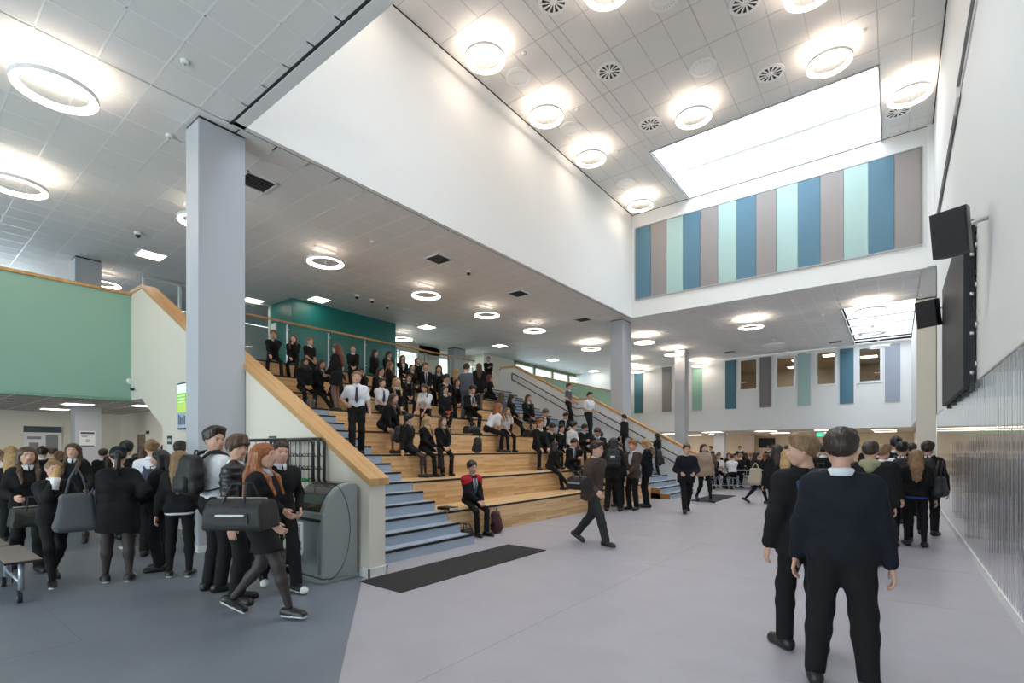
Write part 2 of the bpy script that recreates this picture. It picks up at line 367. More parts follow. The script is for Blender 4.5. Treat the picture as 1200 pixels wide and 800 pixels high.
# ------------------------------------------------------------------ columns
def column(x0, x1, y0, y1, z0, z1, label, base=False):
    t = thing('column', label, 'column', ((x0 + x1) / 2, (y0 + y1) / 2, z0)); a, b = (x1 - x0) / 2, (y1 - y0) / 2
    MB().rbox(-a, a, -b, b, 0, z1 - z0 - .03, .012).build('shaft', M_COLUMN, t)
    MB().box(-a + .01, a - .01, -b + .01, b - .01, z1 - z0 - .03, z1 - z0 + .02).build('shadow_gap', M_GAP, t)
    if z0 < .1: MB().box(-a - .012, a + .012, -b - .012, b + .012, 0, .1).build('skirting', M_WHITE, t)
    return t
column(-8.93, -8.43, 3.09, 3.78, 0, ZL, 'tall pale grey square column at the left in front of the stair wall')
column(-9.04, -8.50, 18.15, 18.92, 0, ZL, 'grey square column rising behind the far right stair under the atrium corner')
column(-9.09, -8.55, 25.57, 26.11, 0, ZL, 'pale grey column farther back behind the foot of the right stairs')
cl = column(-17.65, -17.15, 3.35, 3.90, 0, ZL, 'dark grey column behind the green balcony with a white notice on it')
m = MB(); m.box(.2505, .262, -.19, .14, 1.62, 2.06); o = m.build('notice', M_PAPER, cl)
m = MB(); m.box(.262, .266, -.17, .12, 1.98, 2.03); m.box(.262, .266, -.17, .12, 1.645, 1.675); m.build('notice_bands', M_NAVY, cl)
m = MB()
for k, (w, z) in enumerate([(.16, 1.93), (.12, 1.90), (.08, 1.82), (.1, 1.79), (.07, 1.76)]): m.box(.262, .266, -.15 if k < 2 else -.06, (-.15 if k < 2 else -.06) + w, z, z + .016)
m.build('notice_text', mat('grey_print', (.18, .18, .2), .6), cl)
column(-18.15, -17.62, 18.1, 18.9, 4.1, ZL, 'pale column upstairs seen beyond the glass balustrade')
column(.56, 1.30, 21.9, 22.5, 0, ZL, 'cream pier standing just beyond the end of the right wall'); 
for ch in bpy.data.objects:
    if ch.parent and ch.parent.get('label', '').startswith('cream pier') and ch.name.startswith('shaft'): ch.data.materials[0] = M_CREAM

# ------------------------------------------------------------------ far facade (upper storey wall at Y = 29.9) and the dining bay below it
YB = 29.9
wins = [(-6.94, -6.05), (-5.10, -4.25), (-3.24, -2.43), (-1.45, -.58)]
m = MB(); xs = [-17.5] + [v for w in wins for v in w] + [1.0]
for k in range(0, len(xs), 2): m.box(xs[k], xs[k + 1], YB, YB + .25, 2.6, ZL)
for a, b in wins: m.box(a, b, YB, YB + .25, 2.6, 4.85); m.box(a, b, YB, YB + .25, 6.52, ZL)
wb_ = struct(m.build('wall_back', M_WHITE))
for k, (a, b) in enumerate(wins):
    f = MB(); z0, z1 = 4.85, 6.52
    f.box(a - .07, a + .03, YB - .05, YB + .1, z0 - .07, z1 + .05); f.box(b - .03, b + .07, YB - .05, YB + .1, z0 - .07, z1 + .05); f.box(a, b, YB - .05, YB + .1, z0 - .07, z0 + .03); f.box(a, b, YB - .05, YB + .1, z1 - .03, z1 + .05)
    w = struct(f.build('window_%d' % (k + 2), M_WFRAME)); MB().box(a + .03, b - .03, YB + .03, YB + .04, z0 + .03, z1 - .03).build('pane', M_GLASS, w)
for (x0, ch, lab) in [(-13.2, 'd', 'teal blue'), (-11.39, 't', 'taupe'), (-9.57, 'n', 'pale green'), (-7.70, 'd', 'dark teal'), (-5.91, 'k', 'dark taupe'), (-4.08, 'm', 'mint green'), (-2.24, 'b', 'bright blue'), (-.42, 'g', 'blue grey')]:
    lb = {-13.2: 'narrow teal blue wall panel just right of the far stair column', -11.39: 'taupe wall panel between the two grey columns', -9.57: 'pale green wall panel right of the farther column', -7.70: 'dark teal wall panel left of the first small window',
          -5.91: 'dark taupe wall panel between first and second small windows', -4.08: 'mint green wall panel between second and third small windows', -2.24: 'bright blue wall panel between third and fourth small windows', -.42: 'blue grey wall panel right of the last small window'}[x0]
    t = thing('wall_panel', lb, 'wall panel', (x0 + .29, YB, 3.83), 0, 'tall coloured panels on the far upper wall')
    MB().rbox(-.29, .29, -.06, 0, 0, 2.74, .01).build('panel_face', PANC[ch], t)
    MB().box(-.32, .32, -.03, 0, -.035, 2.775).build('panel_edge', M_WHITE, t)
# room behind the small windows
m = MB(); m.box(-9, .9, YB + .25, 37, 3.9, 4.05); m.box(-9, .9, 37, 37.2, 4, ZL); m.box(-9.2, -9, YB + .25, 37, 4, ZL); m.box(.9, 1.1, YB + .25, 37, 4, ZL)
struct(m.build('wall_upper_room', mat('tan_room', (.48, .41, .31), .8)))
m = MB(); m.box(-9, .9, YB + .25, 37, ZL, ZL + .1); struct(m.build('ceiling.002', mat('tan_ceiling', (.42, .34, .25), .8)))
struct(MB().box(.57, .8, 22.2, YB + .25, 2.6, ZL).build('wall_side', M_WHITE))
struct(MB().box(.9, 5.2, 28, 28.2, 0, ZL).box(XW, 5.2, 18.0, 18.3, 0, ZL).box(.9, 1.1, 28, 42, 0, 2.7).box(4.95, 5.2, 18.3, 28, 6.5, ZL).build('wall_corridor', M_CREAM))
struct(MB().box(3, 5.2, 18, 28.2, -.25, 0).build('floor.001', M_FLOOR))
struct(MB().box(1.6, 5.2, 18.3, 28.2, ZL, ZL + .2).build('ceiling.005', M_WHITE))
glazed('window_13', 'x', 5.05, 18.4, 27.9, .1, 6.5, 6, M_WFRAME, gm=M_TINT)  # unseen window added to brighten the far zone, panes darkened to hold it back
# dining bay
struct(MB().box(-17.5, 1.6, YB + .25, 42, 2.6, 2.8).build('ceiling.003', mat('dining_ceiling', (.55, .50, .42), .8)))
struct(MB().box(-22, 1.6, 41, 41.3, 0, 2.7).build('wall_dining', mat('warm_cream_paint', (.74, .63, .45), .7)))
struct(MB().box(-22, -21.7, 18, 42, 0, 2.7).build('wall_dining_left', M_CREAM))
for (x0, x1, y, ma, lb) in [(-9.4, -8.75, 34, M_COLUMN, 'blue grey column in the dining bay under the far wall'), (-9.1, -8.3, 40.4, mat('beige_column', (.60, .50, .40), .6), 'beige pier against the dining bay back wall')]:
    t = thing('column', lb, 'column', ((x0 + x1) / 2, y, 0)); a = (x1 - x0) / 2
    MB().rbox(-a, a, -.3, .3, .1, 2.6, .01).build('shaft', ma, t); MB().box(-a - .01, a + .01, -.31, .31, 0, .1).build('skirting', M_WHITE, t)
t = thing('wall_screen', 'black switched-off television on the dining bay back wall', 'television', (-7.6, 40.9, 2.0))
MB().rbox(-.55, .55, -.05, .02, -.36, .36, .01).build('bezel', M_BLACK, t); MB().box(-.53, .53, -.056, -.05, -.34, .34).build('screen', mat('screen_black', (.006, .006, .007), .15), t); MB().box(-.1, .1, .02, .1, -.1, .1).build('bracket', M_STEEL, t)
t = thing('exit_sign', 'green running-man emergency exit sign hung in the dining bay', 'sign', (-3.55, 35.4, 2.32))
MB().box(-.28, .28, -.03, .03, 0, .22).build('sign_box', emit('exit_green', (.05, .75, .38), 1.2), t)
m = MB(); m.box(-.2, -.05, -.034, -.03, .09, .12); m.box(-.07, -.03, -.034, -.03, .05, .16); m.prism([(-.22, .105), (-.15, .05), (-.15, .16)], 'y', -.034, -.03); m.box(.08, .2, -.034, -.03, .03, .19); m.box(-.01, .04, -.034, -.03, .14, .18); m.box(-.02, .05, -.034, -.03, .05, .13)
m.build('pictogram', M_PAPER, t); [MB().tube([(a, 0, .22), (a, 0, .27)], .006).build('hanger', M_STEEL, t) for a in (-.2, .2)]

# ------------------------------------------------------------------ mezzanine (first floor) to the left
m = MB(); m.box(-21, -14.3, -8, 3.78, 2.74, 4.1); m.box(-21, -14.24, 3.78, 31, 2.74, 4.1)
sl = struct(m.build('floor_upper', M_FLOORB))
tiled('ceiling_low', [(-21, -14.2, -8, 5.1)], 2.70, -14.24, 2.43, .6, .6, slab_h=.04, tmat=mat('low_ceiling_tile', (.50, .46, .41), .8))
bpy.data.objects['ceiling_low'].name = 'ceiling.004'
g = struct(MB().box(-14.38, -14.2, -8, 3.785, 2.70, 5.17).build('wall_green', M_MINTW))
MB().rbox(-14.42, -14.15, -8, 3.9, 5.17, 5.24, .012).build('capping', M_CAP, g)
g = struct(MB().box(-14.38, -14.2, 17.85, 31, 2.70, 5.17).build('wall_green.001', M_MINTW))
MB().rbox(-14.42, -14.15, 17.7, 31, 5.17, 5.24, .012).build('capping', M_CAP, g)
def stair_wall(y0, y1, left):
    top = [(-5.15, 1.16), (-9.62, 3.53), (-10.25, 3.53), (-13.45, 5.20), (-14.25, 5.20)]
    bot = [(-14.25, 2.72), (-13.5, 2.72), (-12.18, 2.04), (-12.18, 0), (-5.15, 0)] if left else [(-14.25, 0), (-5.15, 0)]
    w = struct(MB().prism([(-5.15, 1.16)] + top[1:] + bot, 'y', y0, y1).build('wall_stair' if left else 'wall_stair.001', M_CREAM if left else M_WHITE))
    up = [(x, z + .085) for x, z in top]; up[0] = (-5.11, up[0][1] - .02); lo = list(top); lo[0] = (-5.11, lo[0][1] - .02)
    MB().prism(lo + up[::-1], 'y', y0 - .03, y1 + .03).build('capping', M_CAP, w)
    m = MB(); m.box(-12.18, -5.13, y0 - .018, y0, 0, .11); m.box(-5.15, -5.13, y0 - .018, y1 + .018, 0, .11); m.box(-12.18 if not left else -5.5, -5.13, y1, y1 + .018, 0, .11)
    m.build('skirting', M_WHITE, w); return w
wl = stair_wall(3.785, 4.03, True); stair_wall(17.6, 17.85, False)
# rooms behind the mezzanine
struct(MB().box(-16.4, -16.2, 8.78, 13.2, 4.1, ZL).box(-17.7, -16.4, 8.78, 8.95, 4.1, ZL).box(-19, -16.4, 13.0, 13.2, 4.1, ZL).build('wall_teal', M_TEAL))
m = MB(); m.box(-17.55, -17.2, 8.745, 8.78, 5.05, 6.0); po = m.build('poster', M_PAPER); po.parent = bpy.data.objects['wall_teal']
m = MB(); m.box(-17.5, -17.25, 8.74, 8.745, 5.2, 5.45); m.box(-17.5, -17.25, 8.74, 8.745, 5.6, 5.64); po = m.build('poster_print', M_NAVY); po.parent = bpy.data.objects['wall_teal']
struct(MB().box(-21.3, -21, -8, 21, 2.7, 4.9).box(-21.3, -21, -8, 21, 6.45, ZL).box(-21.3, -21, 3.1, 13.4, 4.9, 6.45).box(-21.3, -21, 21, 42, 2.7, 4.2).build('wall_outer', M_WHITE))
struct(MB().box(-21, -18.6, 13.2, 20.4, 4.1, 4.9).box(-18.8, -18.6, 13.2, 20.4, 6.3, ZL).box(-18.8, -18.6, 16.6, 18.0, 4.1, ZL).box(-21, -17.5, 20.2, 20.4, 4.1, ZL).box(-17.7, -17.5, 20.4, 22.95, 4.1, ZL).box(-21, -14.3, 31, 31.2, 4.1, ZL).build('wall_upper', M_CREAM))
glazed('window_6', 'x', -17.65, 5.0, 8.75, 4.1, ZL, 4, M_WFRAME)
glazed('window_12', 'x', -21.1, -7.9, 3.1, 4.9, 6.45, 6, M_WFRAME); glazed('window_14', 'x', -21.1, 13.4, 21, 4.9, 6.45, 4, M_WFRAME)
glazed('window_7', 'x', -18.7, 13.25, 16.55, 4.9, 6.3, 3, M_WFRAME); glazed('window_8', 'x', -18.7, 18.0, 20.2, 4.9, 6.3, 2, M_WFRAME)
glazed('window_9', 'x', -17.55, 22.95, 31, 4.1, ZL, 4, M_FRAME, fw=.18)
glazed('window_10', 'y', -8.0, -14, 0.5, .3, 3.4, 8, M_WFRAME, fw=.08)  # unseen glazing behind the camera, added as daylight fill from the front
struct(MB().box(-22, -14, -8.2, -7.9, 0, ZL).box(.5, XW, -8.2, -7.9, 0, ZL).box(-14, .5, -8.2, -7.9, 0, .3).box(-14, .5, -8.2, -7.9, 3.4, ZL).build('wall_rear', M_WHITE))
# ground floor servery zone under the balcony
struct(MB().box(-20.4, -20.2, -8, 5.2, 0, 2.74).build('wall_servery', M_CREAM))
struct(MB().box(-20.2, -14.6, 5.1, 5.3, 0, 2.74).box(-14.6, -12.2, 5.1, 5.3, 0, 2.0).build('wall_servery_side', M_CREAM))
d = struct(MB().box(-20.2, -20.15, -.9, 2.05, 0, 2.18).build('door_1', M_DKDOOR)); m = MB(); m.box(-20.2, -20.12, 2.05, 2.2, 0, 2.3); m.box(-20.2, -20.12, -1, 2.2, 2.18, 2.3); m.build('door_frame', M_WHITE, d)
d = struct(MB().box(-18.35, -17.6, 5.05, 5.1, 0, 2.02).build('door_2', M_DOOR)); m = MB(); m.box(-18.43, -18.35, 5.03, 5.1, 0, 2.1); m.box(-17.6, -17.52, 5.03, 5.1, 0, 2.1); m.box(-18.43, -17.52, 5.03, 5.1, 2.02, 2.1); m.build('door_frame', M_WHITE, d); MB().box(-18.1, -17.85, 5.04, 5.05, 1.1, 1.9).build('door_glass', mat('dark_glass', (.12, .11, .1), .1), d)
t = thing('roller_shutter', 'half-raised grey slatted shutter over the serving hatch behind the queue', 'shutter', (-15.2, 5.02, 1.55))
m = MB(); m.box(-.75, -.68, -.02, .08, -.5, .8); m.box(.68, .75, -.02, .08, -.5, .8); m.box(-.75, .75, -.02, .08, .75, .85); m.build('shutter_frame', M_BLACK, t)
for k in range(7): MB().rbox(-.68, .68, 0, .03, .1 + k * .092, .185 + k * .092, .008).build('slat', mat('shutter_grey', (.12, .11, .09), .4, metal=.5), t)
t = thing('menu_board', 'menu notice board beside the dark door behind the left queue', 'sign', (-20.18, 3.2, 1.75))
MB().box(0, .03, -.42, .42, -.35, .5).build('board', M_PAPER, t); MB().box(.03, .035, -.42, .42, .32, .5).build('header', mat('slate_print', (.05, .07, .09), .5), t)
m = MB(); m.box(.03, .036, -.34, -.04, .12, .2); m.box(.03, .036, .06, .34, -.25, .24); m.box(.03, .036, -.3, -.1, -.2, .02); m.build('print', mat('grey_print2', (.25, .25, .27), .6), t)
def wall_sign(x, y, z, w, h, label, top):
    t = thing('wall_sign', label, 'sign', (x, y, z)); MB().rbox(-w / 2, w / 2, -.012, 0, -h / 2, h / 2, .004).build('plate', M_PAPER, t)
    MB().box(-w / 2 + .005, w / 2 - .005, -.016, -.012, h / 2 - top * h, h / 2 - .004).build('plate_header', mat('slate_print', (.05, .07, .09), .5), t)
    m = MB()
    for k in range(4): m.box(-w * .36 + k * w * .19, -w * .36 + k * w * .19 + w * .12, -.019, -.016, h / 2 - top * h * .7, h / 2 - top * h * .35)
    m.build('lettering', M_PAPER, t)
wall_sign(-7.52, 3.785, 1.72, .24, .14, 'small slate sign on the cream stair wall above the wire trolleys', .7)
wall_sign(-11.75, 3.785, 1.66, .26, .4, 'small white and slate notice on the cream wall below the television', .45)
t = thing('light_switch', 'white switch plate on the side of the tall pale grey column', 'switch', (-8.43, 3.14, 1.36)); MB().rbox(0, .014, -.045, .045, -.1, .1, .004).build('plate', M_PAPER, t); MB().box(.014, .018, -.015, .015, -.03, .03).build('rocker', M_WHITE, t)

# right wall dressing
CR = MB(); ys = np.arange(-3.0, 17.7, .0125)
vs, fs = [], []
for y in ys: x = XW - .018 - .0011 * math.sin(y * 2 * PI / .13) - .0008 * math.sin(y * 2 * PI / .37 + 1); vs += [(x, y, .11), (x, y, 2.5)]
nper = 168
for k in range(0, len(ys) - 1, nper):
    n = min(nper, len(ys) - 1 - k); q = MB(); q.add(vs[2 * k:2 * (k + n + 1)], [(2 * i, 2 * i + 1, 2 * i + 3, 2 * i + 2) for i in range(n)])
    o = q.build('cladding_sheet', M_RIB, wr, smooth=True, fix=False)
q = MB(); q.box(XW - .022, XW - .0005, -3, 17.7, 2.497, 2.52); q.box(XW - .022, XW - .0005, 17.69, 17.72, 0, 2.52); q.build('cladding_edge', M_STEEL, wr)
bb = struct(MB().box(XW - .03, XW, -8, 18.3, 0, .11).build('baseboard_right', M_WHITE))
# ------------------------------------------------------------------ stairs and terraced seating
RISE, GO, LAND = .1641, .3062, .65
def sx(i): return -5.5887 - GO * (i - 1) - (LAND if i > 15 else 0)
def flight(name, y0, y1, label, side_y):
    t = thing(name, label, 'staircase', (-5.59, (y0 + y1) / 2, 0)); hw = (y1 - y0) / 2
    for i in range(1, 26):
        x = sx(i) + 5.59; z = RISE * i; dp = GO + .04 + (LAND if i == 15 else 0) + (.28 if i == 25 else 0)
        s = MB().box(x - dp, x, -hw, hw, z - RISE - (.03 if i > 1 else 0), z).build('step', M_STEP, t)
        q = MB(); q.box(x - .05, x + .006, -hw + .01, hw - .01, z - .0005, z + .003); q.box(x, x + .006, -hw + .01, hw - .01, z - .03, z + .003); q.build('nosing', M_NOSE, s)
    return t
fA = flight('staircase', 4.06, 6.19, 'near flight of blue-grey vinyl stairs with black nosings, left of the wooden seating', 6.19)
fB = flight('staircase', 15.31, 17.58, 'far flight of blue-grey vinyl stairs beside the wall with handrails', 15.31)
for f, y in ((fA, 6.195), (fB, 15.305)):
    q = MB(); yy = y - f.location.y
    for i in (1, 2): x = sx(i) + 5.59; q.box(x - .66 + (i - 1) * .306, x, yy - .004 if y > 10 else yy - .001, yy + .001 if y > 10 else yy + .004, RISE * (i - 1) if i == 1 else 0, RISE * i - .002)
    q.build('side_panel', M_ENDW, f)
BH = .4923
def bx(n): return -6.2 - .9186 * (n - 1) - (LAND if n > 5 else 0)
ORD = ['lowest', 'second', 'third', 'fourth', 'fifth', 'sixth', 'seventh', 'top']
for n in range(1, 9):
    t = thing('seating_tier', '%s oak seating tier of the terraced steps, counted from the floor' % ORD[n - 1], 'bench', (bx(n), 10.75, BH * (n - 1)))
    dp = .9186 + (.03 if n < 8 else -.03) + (LAND if n == 5 else 0); L = 4.55
    MB().box(-.04, 0, -L, L, 0, BH - .034).build('riser', M_OAK, t)
    MB().box(-dp, -.0, -L, L, BH - .034, BH).build('seat', M_OAKT, t)
    MB().box(-.012, .006, -L, L, BH - .036, BH + .002).build('nosing', M_NOSE, t)
    q = MB(); q.box(-dp, -.04, -L, -L + .03, 0, BH - .034); q.box(-dp, -.04, L - .03, L, 0, BH - .034); q.build('end_panel', M_ENDW, t)

# handrail on the far stair wall
t = thing('handrail', 'double black steel handrail bracketed to the far stair wall', 'handrail', (-13.45, 17.5, 0))
def rail(z0):
    P = [(0, 0, 4.62 + z0), (-.0, 0, 4.62 + z0)]
    pts = [(.0, 0, 4.10 + z0 + .0), (3.2, 0, 2.385 + z0), (3.85, 0, 2.385 + z0), (8.35, 0, -.03 + z0), (8.6, 0, -.03 + z0)]
    return pts
for k, z0 in enumerate((.82, .52)): MB().tube(rail(z0), .021, 10).build('rail', M_DKSTEEL, t, smooth=True)
MB().tube([(.0, 0, 4.92), (-.06, 0, 4.92), (-.06, 0, 4.62), (0, 0, 4.62)], .021, 10).build('return_end', M_DKSTEEL, t, smooth=True)
for u in (.25, 1.75, 3.05, 4.6, 6.1, 7.6):
    z = 4.10 - .536 * u if u < 3.2 else 2.385 - .536 * max(0, u - 3.85)
    for z0 in (.82, .52): MB().tube([(u, 0, z + z0 - .01), (u, 0, z + z0 - .07), (u, .1, z + z0 - .07)], .009, 6).build('bracket', M_DKSTEEL, t)

# glass balustrade at the head of the terrace
t = thing('glass_balustrade', 'frameless glass balustrade with an oak handrail at the head of the seating', 'balustrade', (-14.28, 6.2, 4.1))
YP = [7.594 - 6.2 + 1.36 * k for k in range(7)]
for y in [.05] + YP: 
    p = MB().rbox(-.03, .03, -.012, .012, 0, 1.16, .004).build('post', M_STEEL, t, (.0, y, 0)); MB().tube([(0, 0, 1.0), (.09, 0, 1.0)], .02, 8).tube([(0, 0, .3), (.09, 0, .3)], .02, 8).build('clamp', M_STEEL, p, smooth=True)
ys = [.05] + YP
for a, b in zip(ys[:-1], ys[1:]): MB().box(.045, .058, a + .025, b - .025, .02, 1.12).build('pane', M_GLASS, t)
MB().tube([(.03, -.15, 1.22), (.03, 9.65, 1.22)], .034, 12).build('oak_rail', M_CAP, t, smooth=True)

# ------------------------------------------------------------------ lamps
lamp_protos = {}
def ring_lamp(loc, drop, label, grp, lit=True, dia=.80, up=True):
    key = (drop, lit, up)
    if key in lamp_protos: return dup(lamp_protos[key], loc, None, label, grp)
    t = thing('ring_lamp', label, 'lamp', loc, 0, grp); a, b, h = dia / 2 - .042, dia / 2 + .042, .05
    m = MB(); m.lathe([(a, h), (a, 0), (b, 0), (b, h)], 40); m.cur = 0 if up else 1; m.lathe([(b, h), (a, h)], 40)
    m.build('diffuser', [M_RING if lit else M_RINGOFF, M_GRID], t, smooth=False)
    MB().lathe([(b + .002, -.004), (b + .012, -.004), (b + .012, .056), (b + .002, .056), (b + .002, -.004)], 40).build('rim', M_GRID, t, smooth=False)
    for k in range(3): q = 2 * PI * k / 3 + .5; MB().tube([(dia / 2 * math.cos(q), dia / 2 * math.sin(q), .05), (dia * .42 * math.cos(q), dia * .42 * math.sin(q), drop - .005)], .003, 5).build('cable', M_STEEL, t)
    MB().rbox(-.05, .05, -dia / 2 + .1, dia / 2 - .1, drop - .06, drop - .012, .01).build('driver_box', M_GRID, t)
    lamp_protos[key] = t
    return t
def rr(x, y, z): return (x, y, z)
LOW = [(-8.86, 1.53, 'big lit ring lamp nearest the camera, upper left'), (-12.64, 1.64, 'lit ring lamp cut off by the left picture edge'), (-11.54, 4.30, 'lit ring lamp half hidden behind the tall near column'),
       (-18.2, 4.15, 'lit ring lamp just right of the dark column above the green balcony'), (-11.54, 7.15, 'lit ring lamp above the stairs, nearest of the row over the seating'), (-11.55, 10.6, 'second lit ring lamp of the row over the seating'),
       (-11.55, 13.5, 'third lit ring lamp of the row over the seating'), (-11.55, 16.45, 'fourth lit ring lamp of the row over the seating'), (-11.55, 21.15, 'fifth lit ring lamp of the row, left of the atrium corner column'), (-16.98, 14.2, 'lit ring lamp just right of the teal room upstairs'),
       (-8.93, 21.3, 'lit ring lamp just right of the atrium corner column'), (-4.5, 21.16, 'lit ring lamp in the middle of the far white ceiling'), (-.70, 21.19, 'lit ring lamp at the right end of the far white ceiling'),
       (-8.93, 25.0, 'lit ring lamp in front of the head of the farther column'), (-11.9, 26.3, 'lit ring lamp left of the farther column'), (-8.93, 30.0 - .75, 'lit ring lamp by the pale green wall panel'), (-12.7, 29.2, 'lit ring lamp by the teal blue wall panel')]
for x, y, lb in LOW: ring_lamp((x, y, 6.33), ZL - 6.33, lb, 'ring lamps under the low ceiling', up=not (x < -11 and 3 < y < 17 or x < -16))
for x, y, lb in [(-4.48, 25.6, 'unlit white ring lamp in front of the small windows'), (-.78, 25.4, 'unlit white ring lamp near the right wall, higher of the pair'), (-.65, 29.0, 'unlit white ring lamp right of the last small window'), (-4.47, 29.1, 'unlit white ring lamp by the second small window')]:
    ring_lamp((x, y, 6.33), ZL - 6.33, lb, 'unlit ring lamps', lit=False)
ring_lamp((-4.4, 1.5, 6.33), ZL - 6.33, 'lit ring lamp above the camera', 'ring lamps under the low ceiling'); ring_lamp((-4.4, -4, 6.33), ZL - 6.33, 'lit ring lamp behind the camera', 'ring lamps under the low ceiling'); ring_lamp((-8.9, -4, 6.33), ZL - 6.33, 'lit ring lamp behind the camera on the left', 'ring lamps under the low ceiling')
for x, y, lb in [(-7.29, 8.46, 'nearest ring lamp along the left edge of the high ceiling'), (-7.29, 10.92, 'second ring lamp along the left edge of the high ceiling'), (-7.29, 13.33, 'third ring lamp along the left edge of the high ceiling'), (-7.29, 17.0, 'farthest ring lamp along the left edge of the high ceiling'),
                 (-4.35, 8.6, 'ring lamp cut by the top picture edge, left of two'), (-4.23, 13.33, 'ring lamp just left of the rooflight'), (-1.3, 11.0, 'ring lamp cut by the top picture edge, right of two'), (-1.2, 13.32, 'ring lamp above the rooflight edge, upper right'), (.27, 15.76, 'ring lamp between the rooflight and the right wall'),
                 (-7.29, 5.6, 'ring lamp of the high ceiling nearest the camera')]:
    ring_lamp((x, y, 10.3), ZH - 10.3, lb, 'ring lamps under the high atrium ceiling')
def square_lamp(x, y, z, lb, grp, w=.58):
    t = thing('square_lamp', lb, 'lamp', (x, y, z), 0, grp); MB().box(-w / 2 + .03, w / 2 - .03, -w / 2 + .03, w / 2 - .03, -.012, 0).build('diffuser', M_PANELL, t)
    q = MB()
    for a in (-1, 1): q.box(a * w / 2 - .015, a * w / 2 + .015, -w / 2, w / 2, -.018, .004); q.box(-w / 2, w / 2, a * w / 2 - .015, a * w / 2 + .015, -.018, .004)
    q.build('frame', M_GRID, t)
for x, y, lb in [(-15.55, 4.57, 'lit square ceiling panel left of the tall near column'), (-15.63, 9.45, 'lit square ceiling panel above the corner of the teal room'), (-15.6, 14.35, 'lit square ceiling panel right of the teal room'), (-15.58, 19.2, 'lit square ceiling panel above the head of the far stairs'),
                 (-17.56, 8.11, 'lit square ceiling panel beside the near column, left of the teal room'), (-15.7, 24.2, 'lit square ceiling panel over the strip of windows'), (-15.8, 29.3, 'small lit square ceiling panel at the far end of the window strip')]:
    square_lamp(x, y, ZL, lb, 'square ceiling lamps upstairs')
for x, y, lb in [(-16.1, .9, 'near left square lamp glowing under the green balcony'), (-16.1, 3.2, 'square lamp under the green balcony just left of the notice column'), (-18.6, .9, 'rear left square lamp under the green balcony'), (-18.6, 3.2, 'rear square lamp under the balcony behind the notice column'), (-15.3, 4.4, 'square lamp by the sloping stair underside beneath the balcony')]: square_lamp(x, y, 2.70, lb, 'square lamps under the balcony')
for (x, y), lb in zip([(-3, 32), (-6, 32), (-9, 32), (-3, 36.8), (-6, 36.5), (-9.9, 36.5), (-.5, 33), (-.5, 37), (-12.5, 34), (-12, 38)], ['front square lamp of the dining bay left of the exit sign', 'front square lamp in the centre of the dining bay', 'front square lamp of the dining bay before the blue grey column', 'rear square lamp behind the exit sign', 'rear square lamp before the dining bay television', 'rear square lamp behind the blue grey column', 'front right square lamp of the dining bay near the pier', 'rear right square lamp of the dining bay', 'left square lamp of the dining bay behind the right stairs', 'rear left square lamp of the dining bay']): square_lamp(x, y, 2.60, lb, 'square lamps in the dining bay', 1.1)
for x, y, lb in [(-6.3, 33.5, 'lamp seen through the first small far window'), (-4.4, 33, 'lamp seen through the second small far window'), (-2.8, 32.2, 'lamp seen through the third small far window'), (-1.2, 34, 'lamp seen through the fourth small far window'), (-5, 35.5, 'lamp deep in the room behind the second small window')]: square_lamp(x, y, ZL, lb, 'lamps behind the small windows', .8)

# ------------------------------------------------------------------ ceiling fittings
def swirl(x, y, lb, dark, n):
    t = thing('swirl_diffuser', lb, 'air vent', (x, y, ZH), 0, 'round swirl diffusers in the high ceiling')
    MB().lathe([(.0, -.004), (.30, -.004), (.30, -.012), (.27, -.02), (.0, -.02)], 28).build('plate', M_BLACK if dark else mat('vent_grey', (.10, .10, .10), .6), t)
    MB().lathe([(.24, -.018), (.24, -.03), (.31, -.022), (.31, 0)], 28).build('rim', M_GRID, t)
    bl = MB().prism([(.06, -.018), (.24, -.03), (.24, .022), (.06, .004)], 'z', -.026, -.021).mesh('blade', M_GRID)
    for k in range(n): o = link('blade', bl, t); o.rotation_euler = (.0, 0, 2 * PI * k / n)
    MB().lathe([(0, -.03), (.07, -.028), (.08, -.02)], 12).build('hub', M_GRID, t)
for k, (x, y, n) in enumerate([(-5.5, 8.5, 12), (-7.3, 9.7, 24), (-5.45, 10.89, 12), (-7.29, 12.17, 24), (-5.44, 13.36, 12), (-7.31, 15.8, 24), (-3.63, 12.13, 24), (-2.4, 13.33, 12), (-2.43, 10.9, 12), (-3.7, 9.8, 24), (.036, 16.92, 12)]):
    lb = ['dark slotted round ceiling vent at the top edge, left', 'pale round ceiling vent between first and second left ring lamps', 'dark slotted round ceiling vent in the second vent row', 'pale round ceiling vent between second and third left ring lamps', 'dark slotted round ceiling vent left of the rooflight',
          'pale round ceiling vent before the farthest left ring lamp', 'pale round ceiling vent above the rooflight, left one', 'dark slotted round ceiling vent nearest above the rooflight edge', 'dark slotted round ceiling vent at the top edge, right', 'pale round ceiling vent cut by the top picture edge', 'dark round ceiling vent below the ring lamp right of the rooflight'][k]
    swirl(x, y, lb, n == 12, n)
def square_vent(x, y, lb):
    t = thing('ceiling_vent', lb, 'air vent', (x, y, ZL), 0, 'square louvred vents in the low ceiling'); q = MB()
    for a in (-1, 1): q.box(a * .28 - .02, a * .28 + .02, -.3, .3, -.02, .01); q.box(-.3, .3, a * .28 - .02, a * .28 + .02, -.02, .01)
    q.build('frame', M_GRID, t); MB().box(-.27, .27, -.27, .27, -.002, .004).build('backing', M_BLACK, t)
    for k in range(6): o = MB().prism([(-.02, -.004), (.02, -.022), (.022, -.018), (-.018, 0)], 'y', -.26, .26).build('slat', mat('vent_grey2', (.3, .3, .3), .5), t, (-.22 + k * .088, 0, 0))
